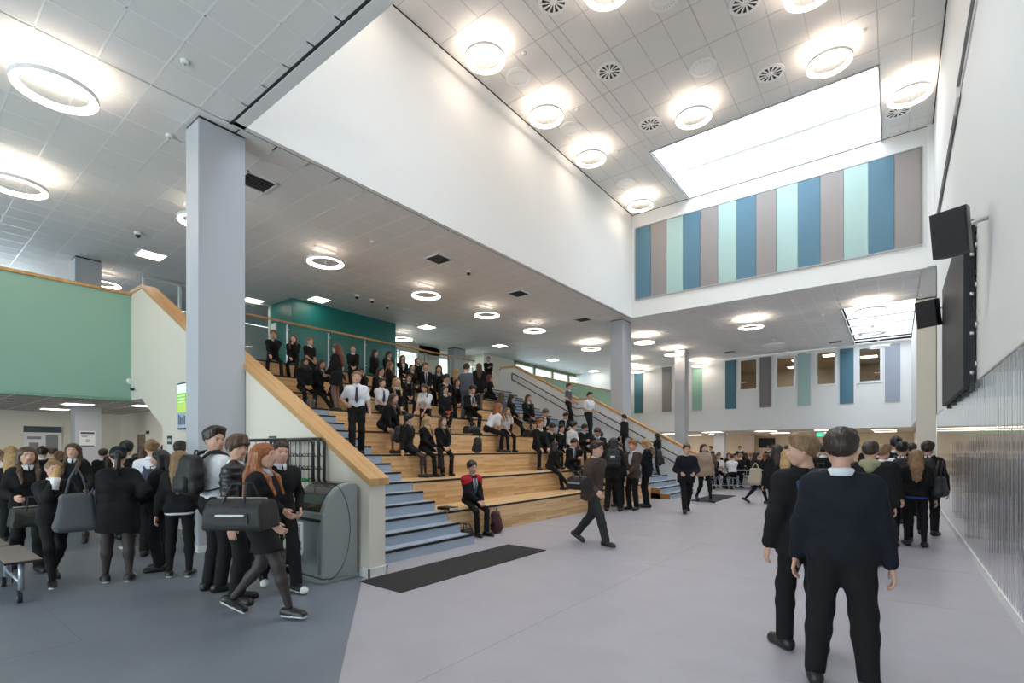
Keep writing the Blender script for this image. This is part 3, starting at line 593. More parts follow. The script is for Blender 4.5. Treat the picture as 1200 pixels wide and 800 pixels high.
for x, y, lb in [(-9.7, 4.55, 'square louvred vent right of the tall near column'), (-9.75, 9.4, 'square louvred vent nearest the middle of the low ceiling'), (-9.84, 13.1, 'square louvred vent beyond the middle one in the low ceiling'), (-9.8, 17.3, 'square louvred vent just left of the corner column'), (-6.95, 27.8, 'square louvred vent before the dark teal wall panel'), (-2.3, 28.3, 'flat louvred vent before the bright blue wall panel')]: square_vent(x, y, lb)
def dome_cam(x, y, z, lb):
    t = thing('dome_camera', lb, 'camera', (x, y, z), 0, 'ceiling security cameras'); MB().lathe([(0, .0), (.075, 0), (.075, -.04), (.06, -.06), (0, -.06)], 16).build('housing', M_WHITE, t); MB().lathe([(.058, -.055), (.05, -.1), (.025, -.125), (0, -.13)], 14).build('lens_dome', M_BLACK, t, smooth=True)
for x, y, lb in [(-14.17, 3.9, 'ceiling camera left of the tall near column'), (-14.2, 9.95, 'leftmost of the three ceiling cameras before the teal room'), (-14.2, 10.56, 'middle one of the three ceiling cameras before the teal room'), (-14.4, 11.35, 'rightmost of the three ceiling cameras before the teal room'), (-9.72, 10.55, 'ceiling camera between the two middle louvred vents'), (-12.0, 17.6, 'ceiling camera above the far stairs')]: dome_cam(x, y, ZL, lb)
def detector(x, y, z, lb, grp='smoke detectors and sprinklers'):
    t = thing('smoke_detector', lb, 'detector', (x, y, z), 0, grp); MB().lathe([(0, 0), (.055, 0), (.055, -.02), (.04, -.045), (0, -.05)], 14).build('body', M_WHITE, t, smooth=False); MB().lathe([(.012, -.045), (.012, -.062), (0, -.062)], 8).build('tip', M_STEEL, t)
def lowp(px, py):
    d = (ZL - CAM_H) * FPX / (HOR - py); r = (px - 600) / FPX * d; s, c = math.sin(CAM_YAW), math.cos(CAM_YAW); return r * c - d * s, r * s + d * c
for x, y, lb in [(-9.27, 1.58, 'white smoke detector below the big near ring lamp'), (-7.4, 2.55, 'small sprinkler head above the tall column'), (-9.35, 3.0, 'small sprinkler head left of the tall column'), (-2.2, 22.3, 'small detector before the mint wall panel'), (-5.2, 20.9, 'small dark detector in the far white ceiling'), (-10.2, 7.6, 'small sprinkler head over the stairs')]: detector(x, y, ZL, lb)
for x, y, lb in [(-1.75, 11.2, 'small detector in the high ceiling at upper right'), (-6.75, 9.2, 'small sprinkler beside the nearest left ring lamp'), (-6.75, 11.6, 'small sprinkler beside the second left ring lamp'), (-6.75, 14.0, 'small sprinkler beside the third left ring lamp'), (-.55, 13.2, 'small sprinkler beside the upper right ring lamp'), (.3, 13.5, 'small detector close to the right wall on the high ceiling')]: detector(x, y, ZH, lb)
t = thing('wall_camera', 'white security camera on a bracket at the cream wall corner', 'camera', (-13.85, 3.785, 3.03))
MB().rbox(-.06, .06, -.03, 0, -.12, .12, .01).build('base_plate', M_WHITE, t); MB().tube([(0, -.02, .02), (0, -.12, .06)], .02, 8).build('arm', M_WHITE, t); MB().tube([(-.06, -.13, .13), (.03, -.13, .07), (.03, -.13, .07)], [.05, .05, .045], 12).build('body', M_WHITE, t, smooth=True); MB().lathe([(0, -.09), (.04, -.07), (.05, -.03), (0, -.03)], 12, (0, -.08, -.03)).build('lens_dome', M_BLACK, t, smooth=True)

# ------------------------------------------------------------------ video wall, speakers, television
t = thing('video_wall', 'large black video wall on brackets on the right wall', 'screen', (XW, 11.45, 3.65))
for j in range(4):
    for k in range(3): MB().rbox(-.14, -.07, -2.05 + 1.025 * j + .0006, -2.05 + 1.025 * (j + 1) - .0006, -1.19 + .793 * k + .0006, -1.19 + .793 * (k + 1) - .0006, .001).build('screen_panel', mat('video_wall_face', (.022, .024, .028), .5, spec=.25), t)
for j in range(5): MB().box(-.07, -.02, -2.0 + j * .98, -1.94 + j * .98, -1.25, 1.15).build('upright', M_BLACK, t)
for z in (-1.0, -.3, .4, 1.0): MB().box(-.02, 0, -2.03, 2.0, z - .03, z + .03).build('wall_rail', M_BLACK, t)
for z in (-1.0, -.45, .1, .65): MB().tube([(-.075, -2.04, z), (-.035, -2.04, z)], .03, 10).tube([(-.02, -2.03, z + .12), (-.0, -2.03, z + .12)], .045, 10).build('knob', M_STEEL, t, smooth=True)
def speaker(x, y, z, rz, w, h, d, label):
    t = thing('wall_speaker', label, 'speaker', (x, y, z), rz)
    o = MB().prism([(-w / 2, -d / 2), (w / 2, -d / 2), (w * .36, d / 2), (-w * .36, d / 2)], 'z', -h / 2, h / 2).build('cabinet', M_BLACK, t)
    MB().rbox(-w / 2 + .012, w / 2 - .012, -d / 2 - .014, -d / 2 - .001, -h / 2 + .012, h / 2 - .012, .006).build('grille', mat('speaker_grille', (.02, .02, .021), .7, bump=.4, bscale=300), t)
    return t
s1 = speaker(.56, 8.15, 4.24, R(-22), .36, .54, .27, 'larger black loudspeaker on a wall arm above the video wall'); s1.rotation_euler[0] = R(12)
MB().tube([(.0, .12, .05), (.16, .30, .1), (.28, .34, .1)], .025, 8).build('wall_arm', M_STEEL, s1, smooth=True); MB().rbox(-.06, .06, .1, .17, -.1, .16, .01).build('bracket', M_BLACK, s1)
s2 = speaker(.55, 13.4, 4.38, R(-30), .36, .54, .27, 'smaller looking black loudspeaker on the far side of the video wall'); s2.rotation_euler[0] = R(12)
MB().tube([(.0, .12, .05), (.2, .32, .1), (.30, .38, .1)], .025, 8).build('wall_arm', M_STEEL, s2, smooth=True); MB().rbox(-.06, .06, .1, .17, -.1, .16, .01).build('bracket', M_BLACK, s2)
t = thing('wall_television', 'lit television on the cream wall, half hidden by the tall column', 'television', (-10.35, 3.72, 2.41))
MB().rbox(-.76, .76, -.03, .03, -.45, .45, .01).build('bezel', M_BLACK, t); MB().box(-.25, .25, .03, .065, -.2, .2).build('bracket', M_STEEL, t)
scr = [(-.73, .73, .25, .42, (.75, .80, .95)), (-.73, .73, .06, .25, (.25, .55, .06)), (-.73, .73, -.12, .06, (.42, .62, .12)), (-.73, .73, -.42, -.12, (.28, .34, .45))]
for k, (a, b, c, d, co) in enumerate(scr): MB().box(a, b, -.034, -.03, c, d).build('screen_picture', emit('tv_%d' % k, co, .45), t)
q = MB()
for k in range(3): q.box(-.7, -.35, -.037, -.034, .19 - k * .06, .205 - k * .06)
q.box(-.55, -.4, -.037, -.034, .3, .38); q.build('screen_text', emit('tv_white', (.8, .85, .9), .5), t); q = MB()
for k in range(5): q.box(-.66 + k * .07, -.62 + k * .07, -.037, -.034, -.36, -.16 - (k * 7 % 3) * .03)
q.build('screen_figures', mat('tv_dark', (.04, .05, .08), .4), t)

# ------------------------------------------------------------------ recycling bin and wire trolleys
t = thing('recycling_bin', 'grey food-waste recycling bin with curved dark hatch at the stair wall end', 'bin', (-5.66, 3.50, 0))
prof = [(-.24, .06), (.235, .02), (.235, 1.12), (.20, 1.165), (.13, 1.18), (.03, 1.165), (-.07, 1.11), (-.15, 1.03), (-.205, .93), (-.235, .84), (-.25, .82), (-.25, .74)]
def yz(a, b, P, nm, ma, par, sm=False): return MB().prism([(p[0], p[1]) for p in P], 'x', a, b).build(nm, ma, par)
o = yz(-.355, .355, prof, 'body', M_BIN, t); bv = o.modifiers.new('soft_edges', 'BEVEL'); bv.width = .022; bv.segments = 3; bv.limit_method = 'ANGLE'; bv.angle_limit = R(50)
hp = [(.10, 1.185), (.02, 1.172), (-.075, 1.118), (-.16, 1.036), (-.215, .935), (-.247, .85)]
yz(-.29, .27, hp + [(a + .03, b - .03) for a, b in hp[::-1]], 'hatch', M_BINTOP, t)
MB().rbox(-.33, .30, -.268, -.235, .10, .72, .012).build('door', mat('grey_bin_door', (.25, .285, .28), .4), t)
MB().box(-.34, .31, -.262, -.22, .725, .76).build('slot', M_BLACK, t)
lp = [(-.13 + .16 * math.cos(a) * .62, .36 + .08 * math.sin(a)) for a in np.linspace(PI, 2 * PI, 9)] + [(-.13 + .1, .70), (-.13 - .1, .70)]
lb_ = MB().prism(lp, 'y', -.273, -.2685).build('label', M_PAPER, t)
q = MB(); q.box(-.155, -.105, -.275, -.273, .50, .64); q.box(-.15, -.11, -.275, -.273, .65, .665); q.build('bin_symbol', mat('grey_print3', (.35, .33, .33), .6), lb_)
def lettering(txt, size, loc, rot, m, parent, ext=.0008, nm='lettering'):
    cu = bpy.data.curves.new(nm, 'FONT'); cu.body = txt; cu.size = size; cu.extrude = ext; cu.align_x = 'CENTER'; cu.materials.append(m)
    o = bpy.data.objects.new(nm, cu); COL.objects.link(o); o.location = loc; o.rotation_euler = rot
    dg = bpy.context.evaluated_depsgraph_get(); me = bpy.data.meshes.new_from_object(o.evaluated_get(dg)); bpy.data.objects.remove(o)
    o = link(nm, me, parent, loc); o.rotation_euler = rot; return o
lettering('food', .072, (-.13, -.2745, .425), (PI / 2, 0, 0), M_BLACK, lb_); lettering('waste', .062, (-.13, -.2745, .365), (PI / 2, 0, 0), M_BLACK, lb_)
MB().rbox(-.36, .36, -.262, .25, .0, .05, .012).build('plinth', M_BIN, t)
MB().tube([(.357, .20 - .36 * math.cos(a) * 1.0 + .0, .70 - .0 + .62 * math.sin(a)) if False else (.356, -.18 + .30 * math.cos(a), .62 + .58 * math.sin(a)) for a in np.linspace(-PI / 2, PI / 2.4, 14)], .004, 5).build('side_groove', M_BLACK, t)
MB().lathe([(0, 0), (.022, 0), (.022, .01), (0, .01)], 12).build('lock', M_BLACK, t, (-.2, -.27, .17)).rotation_euler = (PI / 2, 0, 0)

def trolley(x, y, w, d, h, label, y_hi):
    t = thing('wire_trolley', label, 'trolley', (x, y, 0))
    for yy in (-d / 2, d / 2):
        P = [(-w / 2, yy, .14), (-w / 2, yy, h - .07)] + [(-w / 2 + .07 - .07 * math.cos(a), yy, h - .07 + .07 * math.sin(a)) for a in (.5, 1.05, PI / 2)] + [(w / 2 - .07 + .07 * math.sin(a), yy, h - .07 + .07 * math.cos(a)) for a in (0, .5, 1.05)] + [(w / 2, yy, h - .07), (w / 2, yy, .14), (-w / 2, yy, .14)]
        f = MB().tube(P, .021, 8).build('end_frame', M_BLACK, t, smooth=True)
        for k in range(1, 4): MB().tube([(-w / 2 + w * k / 4, yy, .14), (-w / 2 + w * k / 4, yy, h)], .005, 5).build('wire', M_BLACK, f)
        for k in range(8):
            z = .3 + k * .17; s = w / 4; Q = []
            for q_ in range(4):
                u = -w / 2 + q_ * s; Q += [(u, yy, z), (u + s * .3, yy, z), (u + s * .4, yy, z + .035), (u + s * .6, yy, z + .035), (u + s * .7, yy, z)]
            MB().tube(Q + [(w / 2, yy, z)], .005, 5).build('wire', M_BLACK, f)
    for k in range(4):
        for a in (-w / 2, w / 2): MB().tube([(a, -d / 2, .3 + k * .34), (a, d / 2, .3 + k * .34)], .007, 5).build('side_wire', M_BLACK, t)
    MB().box(-w / 2, w / 2, -d / 2, d / 2, .13, .15).build('base_tray', M_DKSTEEL, t)
    for a in (-1, 1):
        for b in (-1, 1):
            c = MB().box(-.02, .02, -.02, .02, .07, .13).build('castor', M_STEEL, t, (a * (w / 2 - .04), b * (d / 2 - .04), 0)); MB().tube([(-.015, 0, .05), (.015, 0, .05)], .05, 14).build('wheel', M_BLACK, c)
    return t
trolley(-6.66, 3.42, 1.12, .34, 1.71, 'black wire tray trolley in front of the stair wall, left of the bin', 0)
trolley(-6.54, 3.695, .96, .08, 1.725, 'second black wire trolley folded flat against the stair wall', 0)
g = thing('green_tray', 'green plastic tray edge resting in the wire trolley beside the bin', 'tray', (-6.32, 3.42, 1.16)); MB().rbox(-.2, .2, -.14, .14, .0, .02, .008).build('tray_base', mat('green_plastic', (.02, .25, .07), .4), g); q = MB(); q.box(-.2, .2, -.145, -.13, .01, .04); q.box(-.2, .2, .13, .145, .01, .04); q.build('tray_rim', MATS['green_plastic'], g)

# ------------------------------------------------------------------ mobile benches, far dining tables, queue posts
M_BTOP = mat('grey_bench_top', (.30, .26, .24), .35); M_EDGE = mat('black_edge', (.015, .015, .015), .5); M_TUBE = mat('blue_grey_tube', (.42, .47, .54), .35, metal=.5)
def mobile_bench(x, y, L, w, z, label, rz=0):
    t = thing('mobile_bench', label, 'bench', (x, y, 0), rz)
    MB().rbox(-L / 2, L / 2, -w / 2, w / 2, z - .02, z, .006).build('top', M_BTOP, t); MB().box(-L / 2 - .002, L / 2 + .002, -w / 2 - .002, w / 2 + .002, z - .03, z - .008).build('edge', M_EDGE, t)
    for a in (-1, 1):
        l = MB().tube([(a * (L / 2 - .16), 0, z - .03), (a * (L / 2 - .16), 0, .12)], .026, 10).build('leg', M_TUBE, t, smooth=True)
        f = MB().tube([(a * (L / 2 - .16), -.02, .12), (a * (L / 2 - .12), -.02, .06)], .014, 6).build('castor', M_BLACK, l); 
        MB().tube([(a * (L / 2 - .11), -.035, .055), (a * (L / 2 - .11), .0, .055)], .055, 16).build('wheel', M_BLACK, t, smooth=False)
        MB().tube([(a * (L / 2 - .11), -.038, .055), (a * (L / 2 - .11), .003, .055)], .022, 10).build('hub', M_STEEL, t)
    MB().tube([(-L / 2 + .16, 0, .2), (L / 2 - .16, 0, .2)], .02, 8).build('rail', M_TUBE, t, smooth=True)
    q = MB()
    for k in range(4): q.tube([(-L / 2 + .3 + k * .07, 0, .1), (-L / 2 + .3 + k * .07, 0, z - .03)], .012, 6)
    q.build('fold_frame', M_DKSTEEL, t)
mobile_bench(-7.68, .98, 1.22, .28, .45, 'grey-topped mobile bench on castors at the lower left corner')
mobile_bench(-9.10, .90, 1.4, .28, .45, 'second grey-topped mobile bench, cut off by the left picture edge')
def dining_table(x, y, label, rz=R(38)):
    t = thing('dining_table', label, 'table', (x, y, 0), rz, 'folding dining tables with fixed stools')
    MB().rbox(-1.4, 1.4, -.31, .31, .715, .74, .006).build('tabletop', mat('pale_table_top', (.45, .46, .47), .4), t)
    for a in (-1, 1):
        MB().tube([(a * .7, -.3, .03), (a * .7, -.3, .3), (a * .7, 0, .70)], .018, 6).build('leg', M_TUBE, t); MB().tube([(a * .7, .3, .03), (a * .7, .3, .3), (a * .7, 0, .70)], .018, 6).build('leg', M_TUBE, t)
        MB().tube([(-1.3, a * .68, .18), (1.3, a * .68, .18)], .016, 6).build('stool_rail', M_TUBE, t)
        for k in range(4):
            o = MB().lathe([(0, .44), (.15, .44), (.16, .455), (.15, .47), (0, .47)], 14, (-1.05 + .7 * k, a * .70, 0)).build('stool', mat('blue_stool', (.07, .12, .22), .4), t)
            MB().tube([(-1.05 + .7 * k, a * .70, .18), (-1.05 + .7 * k, a * .70, .44)], .018, 6).tube([(-1.05 + .7 * k, a * .70, .19), (-1.05 + .7 * k, 0, .19)], .014, 6).build('stool_post', M_TUBE, o)
DT = [(-5.1, 21.0), (-2.6, 22.9), (-6.5, 22.75), (-4.0, 24.65), (-7.9, 24.5), (-5.4, 26.4), (-1.6, 26.6), (-6.9, 28.4), (-3.2, 28.4)]
DTL = ['nearest grey folding dining table, just beyond the right stair foot', 'grey folding dining table beside the standing queue, near the right wall', 'second grey folding dining table behind the right stair foot', 'grey folding dining table in the middle of the far dining area', 'grey folding dining table behind the farther column foot',
       'grey folding dining table deep in the dining area, centre', 'grey folding dining table deep in the dining area, right', 'last grey folding dining table on the left', 'last grey folding dining table in the middle']
for (x, y), lb in zip(DT, DTL): dining_table(x, y, lb)
def queue_post(x, y, label):
    t = thing('queue_post', label, 'queue barrier', (x, y, 0)); MB().lathe([(0, 0), (.17, 0), (.17, .015), (.05, .04), (.035, .05), (0, .05)], 20).build('base', M_STEEL, t); MB().tube([(0, 0, .04), (0, 0, .95)], .035, 12).build('post', M_STEEL, t, smooth=True); MB().lathe([(.036, .9), (.045, .9), (.045, 1.0), (0, 1.01)], 14).build('head', M_BLACK, t); return t
queue_post(-9.85, 2.62, 'steel queue barrier post behind the girl with the tote bag')
t = thing('serving_counter', 'white serving counter with blue front behind the column under the balcony', 'counter', (-16.55, 3.0, 0)); MB().rbox(-.4, .25, -.9, 1.6, 0, .9, .01).build('front', mat('blue_counter', (.10, .20, .33), .5), t); MB().rbox(-.45, .3, -.95, 1.65, .9, .95, .01).build('worktop', M_WHITE, t)
# ------------------------------------------------------------------ people: one distance-field body per figure, clothes as its children
def surface_nets(v, org, h):
    """v: 3-D array, surface at 0, negative inside"""
    s = v < 0; nx, ny, nz = v.shape
    cnt = np.zeros((nx - 1, ny - 1, nz - 1), np.int8); acc = np.zeros((nx - 1, ny - 1, nz - 1, 3), np.float32); num = np.zeros((nx - 1, ny - 1, nz - 1), np.float32)
    def corner(a, i, j, k): return a[i:nx - 1 + i, j:ny - 1 + j, k:nz - 1 + k]
    C = [(i, j, k) for i in (0, 1) for j in (0, 1) for k in (0, 1)]
    for c in C: cnt += corner(s, *c)
    act = np.argwhere((cnt > 0) & (cnt < 8))
    if len(act) == 0: return np.zeros((0, 3)), np.zeros((0, 4), int)
    I, J, K = act.T; P = np.zeros((len(act), 3), np.float32); n = np.zeros(len(act), np.float32)
    val = {c: v[I + c[0], J + c[1], K + c[2]] for c in C}
    for a in C:
        for ax in range(3):
            if a[ax]: continue
            b = list(a); b[ax] = 1; b = tuple(b); va, vb = val[a], val[b]; m = (va < 0) != (vb < 0)
            t = np.where(m, va / np.where(m, va - vb, 1), 0)
            q = np.array(a, np.float32)[None, :].repeat(len(act), 0); q[:, ax] += t
            P += q * m[:, None]; n += m
    P = (P / n[:, None] + act) * h + org
    idx = -np.ones((nx - 1, ny - 1, nz - 1), np.int32); idx[I, J, K] = np.arange(len(act)); quads = []
    for ax in range(3):
        o1, o2 = [(1, 2), (2, 0), (0, 1)][ax]
        sl0 = [slice(1, -1)] * 3; sl0[ax] = slice(0, -1); sl1 = list(sl0); sl1[ax] = slice(1, None)
        a, b = s[tuple(sl0)], s[tuple(sl1)]; e = np.argwhere(a != b)
        if len(e) == 0: continue
        off = np.array([1, 1, 1]); off[ax] = 0; e = e + off; u = np.zeros(3, int); w = np.zeros(3, int); u[o1] = 1; w[o2] = 1
        q = np.stack([idx[tuple((e - u - w).T)], idx[tuple((e - w).T)], idx[tuple(e.T)], idx[tuple((e - u).T)]], 1)
        fl_ = s[tuple(e.T)] ; q[~fl_] = q[~fl_][:, ::-1]; quads.append(q)
    Q = np.concatenate(quads); Q = Q[(Q >= 0).all(1)]
    return P, Q

V3 = lambda *a: np.array(a, np.float64)
def nrm(v): return v / max(1e-9, np.linalg.norm(v))
class Field:
    """smooth union of round cones sampled on a grid"""
    def __init__(s, lo, hi, h): s.h = h; s.lo = np.array(lo, float) - 3 * h; s.n = np.ceil((np.array(hi) + 3 * h - s.lo) / h).astype(int) + 1
    def axes(s, a, b):
        return [s.lo[i] + s.h * np.arange(a[i], b[i]) for i in range(3)]
    def union(s, prims, k):
        S = np.zeros(s.n, np.float32); mg = 3.5 / k + 2 * s.h
        for p in prims:
            a, b, ra, rb = p[:4]; a = np.asarray(a, float); b = np.asarray(b, float); rm = max(ra, rb) + mg
            i0 = np.clip(np.floor((np.minimum(a, b) - rm - s.lo) / s.h).astype(int), 0, s.n); i1 = np.clip(np.ceil((np.maximum(a, b) + rm - s.lo) / s.h).astype(int) + 1, 0, s.n)
            if (i1 <= i0).any(): continue
            x, y, z = s.axes(i0, i1); d = b - a; dd = max(1e-12, float(d @ d))
            X, Y, Z = (x - a[0])[:, None, None], (y - a[1])[None, :, None], (z - a[2])[None, None, :]
            t = np.clip((X * d[0] + Y * d[1] + Z * d[2]) / dd, 0, 1)
            D = np.sqrt((X - t * d[0]) ** 2 + (Y - t * d[1]) ** 2 + (Z - t * d[2]) ** 2) - (ra + (rb - ra) * t)
            S[i0[0]:i1[0], i0[1]:i1[1], i0[2]:i1[2]] += np.exp(-np.clip(k * D, -40, 40)).astype(np.float32)
        return np.where(S > 1e-12, -np.log(np.maximum(S, 1e-12)) / k, .25).astype(np.float32)
    def coords(s): return np.meshgrid(*s.axes((0, 0, 0), s.n), indexing='ij', sparse=True)
    def plane(s, p, n):
        X, Y, Z = s.coords(); return ((X - p[0]) * n[0] + (Y - p[1]) * n[1] + (Z - p[2]) * n[2]).astype(np.float32)
def prims_box(prims, pad=.0):
    A = np.array([np.minimum(np.asarray(p[0]), np.asarray(p[1])) - max(p[2], p[3]) for p in prims]); B = np.array([np.maximum(np.asarray(p[0]), np.asarray(p[1])) + max(p[2], p[3]) for p in prims])
    return A.min(0) - pad, B.max(0) + pad
def sdf(prims, h, k, cuts=(), sub=(), ksub=60):
    f = Field(*prims_box(prims, .01), h); v = f.union(prims, k)
    for p, n in cuts: v = np.maximum(v, f.plane(p, n))
    if sub: v = np.maximum(v, -f.union(sub, ksub))
    return surface_nets(v, f.lo, h)

# ---- local-space head (origin at head centre, facing +Y), hands, shoes, hair
def head_geo(h, fem):
    j = .94 if fem else 1.0
    E = lambda x, y, z, r: (V3(x, y, z), V3(x, y, z), r, r)
    P = [(V3(0, -.030, .03), V3(0, .018, .033), .077, .075), (V3(-.008, -.014, .03), V3(.008, -.014, .03), .074, .074), (V3(0, .018, -.03), V3(0, .034, -.075), .060 * j, .036 * j), (V3(-.024, .03, -.035), V3(.024, .03, -.035), .047 * j, .047 * j), (V3(-.018 * j, .052, -.088), V3(.018 * j, .052, -.088), .021, .021),
         (V3(-.042, .0, -.055), V3(-.026, .04, -.085), .024 * j, .021 * j), (V3(.042, .0, -.055), V3(.026, .04, -.085), .024 * j, .021 * j),
         (V3(0, .083, .012), V3(0, .104, -.024), .008, .0125), (V3(-.010, .092, -.027), V3(.010, .092, -.027), .008, .008), (V3(-.032, .077, .022), V3(.032, .077, .022), .011, .011),
         (V3(-.035, .062, -.02), V3(-.035, .062, -.02), .022, .022), (V3(.035, .062, -.02), V3(.035, .062, -.02), .022, .022),
         (V3(-.014, .0835, -.052), V3(.014, .0835, -.052), .0085, .0085), (V3(-.012, .081, -.063), V3(.012, .081, -.063), .009, .009),
         (V3(-.073, -.008, .012), V3(-.079, -.016, -.018), .014, .009), (V3(.073, -.008, .012), V3(.079, -.016, -.018), .014, .009),
         (V3(0, -.015, -.06), V3(0, -.035, -.15), .050 * j, .052 * j)]
    f = Field(*prims_box(P, .01), h); v = f.union(P, 110)
    v = np.maximum(v, -f.union([E(-.031, .101, .006, .0165), E(.031, .101, .006, .0165)], 150))
    v = np.maximum(v, -f.union([(V3(-.018, .0965, -.0575), V3(.018, .0965, -.0575), .0028, .0028)], 300))
    Vv, Q = surface_nets(v, f.lo, h); c = Vv[Q].mean(1); m = np.zeros(len(Q), int)
    m[(np.abs(c[:, 0]) < .019) & (c[:, 1] > .080) & (c[:, 2] < -.050) & (c[:, 2] > -.066)] = 1
    m[(np.abs(c[:, 0]) > .013) & (np.abs(c[:, 0]) < .048) & (c[:, 1] > .065) & (c[:, 2] > .0250 - (np.abs(c[:, 0]) - .028) ** 2 * 12) & (c[:, 2] < .0312 - (np.abs(c[:, 0]) - .028) ** 2 * 12)] = 2
    geo = [(Vv, Q, m)]
    for sx_ in (-1, 1):
        for (r, dy, mm, n) in ((.0128, 0, 3, 8), (.0075, .0075, 4, 6)):
            vs = []; fs = []
            for a in range(n + 1):
                for b in range(n):
                    th = PI * a / n; ph = 2 * PI * b / n; vs.append((sx_ * .031 + r * math.sin(th) * math.cos(ph), .0755 + dy + r * math.cos(th) * .8, .006 + r * math.sin(th) * math.sin(ph)))
            for a in range(n):
                for b in range(n): fs.append((a * n + b, a * n + (b + 1) % n, (a + 1) * n + (b + 1) % n, (a + 1) * n + b))
            geo.append((np.array(vs), np.array(fs)[:, ::-1], np.full(len(fs), mm)))
    return geo
def hand_geo(h, curl):
    """right hand: fingers along +X, palm towards -Z, thumb on +Y side"""
    P = [(V3(-.03, .004, 0), V3(.01, 0, 0), .021, .021), (V3(0, -.012, 0), V3(0, .012, 0), .018, .018)]
    for y, L, r in ((-.030, .82, .0075), (-.010, .98, .0085), (.010, 1.04, .0088), (.030, .94, .0085)):
        a = V3(.005, y * .6, 0); b = V3(.088 - abs(y) * .12, y, .002); P.append((a, b, .014, .0115)); q = b; ang = curl * .55
        for sl, rr in ((.042, r), (.026, r * .92), (.021, r * .85)):
            n_ = q + V3(math.cos(ang), 0, -math.sin(ang)) * sl * L; P.append((q, n_, rr * 1.05, rr * .95)); q = n_; ang += curl
    P += [(V3(.015, .02, -.004), V3(.048, .046, -.012), .015, .011), (V3(.048, .046, -.012), V3(.074, .052, -.020), .0105, .0095), (V3(.074, .052, -.020), V3(.096, .052, -.026), .0095, .008)]
    f = Field(*prims_box(P, .006), h); return surface_nets(f.union(P, 260), f.lo, h)
def shoe_geo(h, kind):
    P = [(V3(0, -.045, .05), V3(0, .03, .045), .042, .040), (V3(0, .03, .04), V3(0, .135, .03), .042, .034), (V3(-.008, .12, .03), V3(.012, .15, .028), .032, .028), (V3(0, -.03, .06), V3(0, -.025, .10 if kind == 'high' else .075), .042, .040), (V3(0, -.055, .03), V3(0, .15, .022), .036, .036)]
    f = Field(*prims_box(P, .01), h); v = f.union(P, 90); v = np.maximum(v, f.plane((0, 0, .001), (0, 0, -1))); v = np.maximum(v, f.plane((0, 0, .105 if kind == 'high' else .085), (0, 0, 1)))
    Vv, Q = surface_nets(v, f.lo, h); c = Vv[Q].mean(1); m = (c[:, 2] < .026).astype(int)
    if kind == 'high': m[(c[:, 1] > .125)] = 1
    return Vv, Q, m
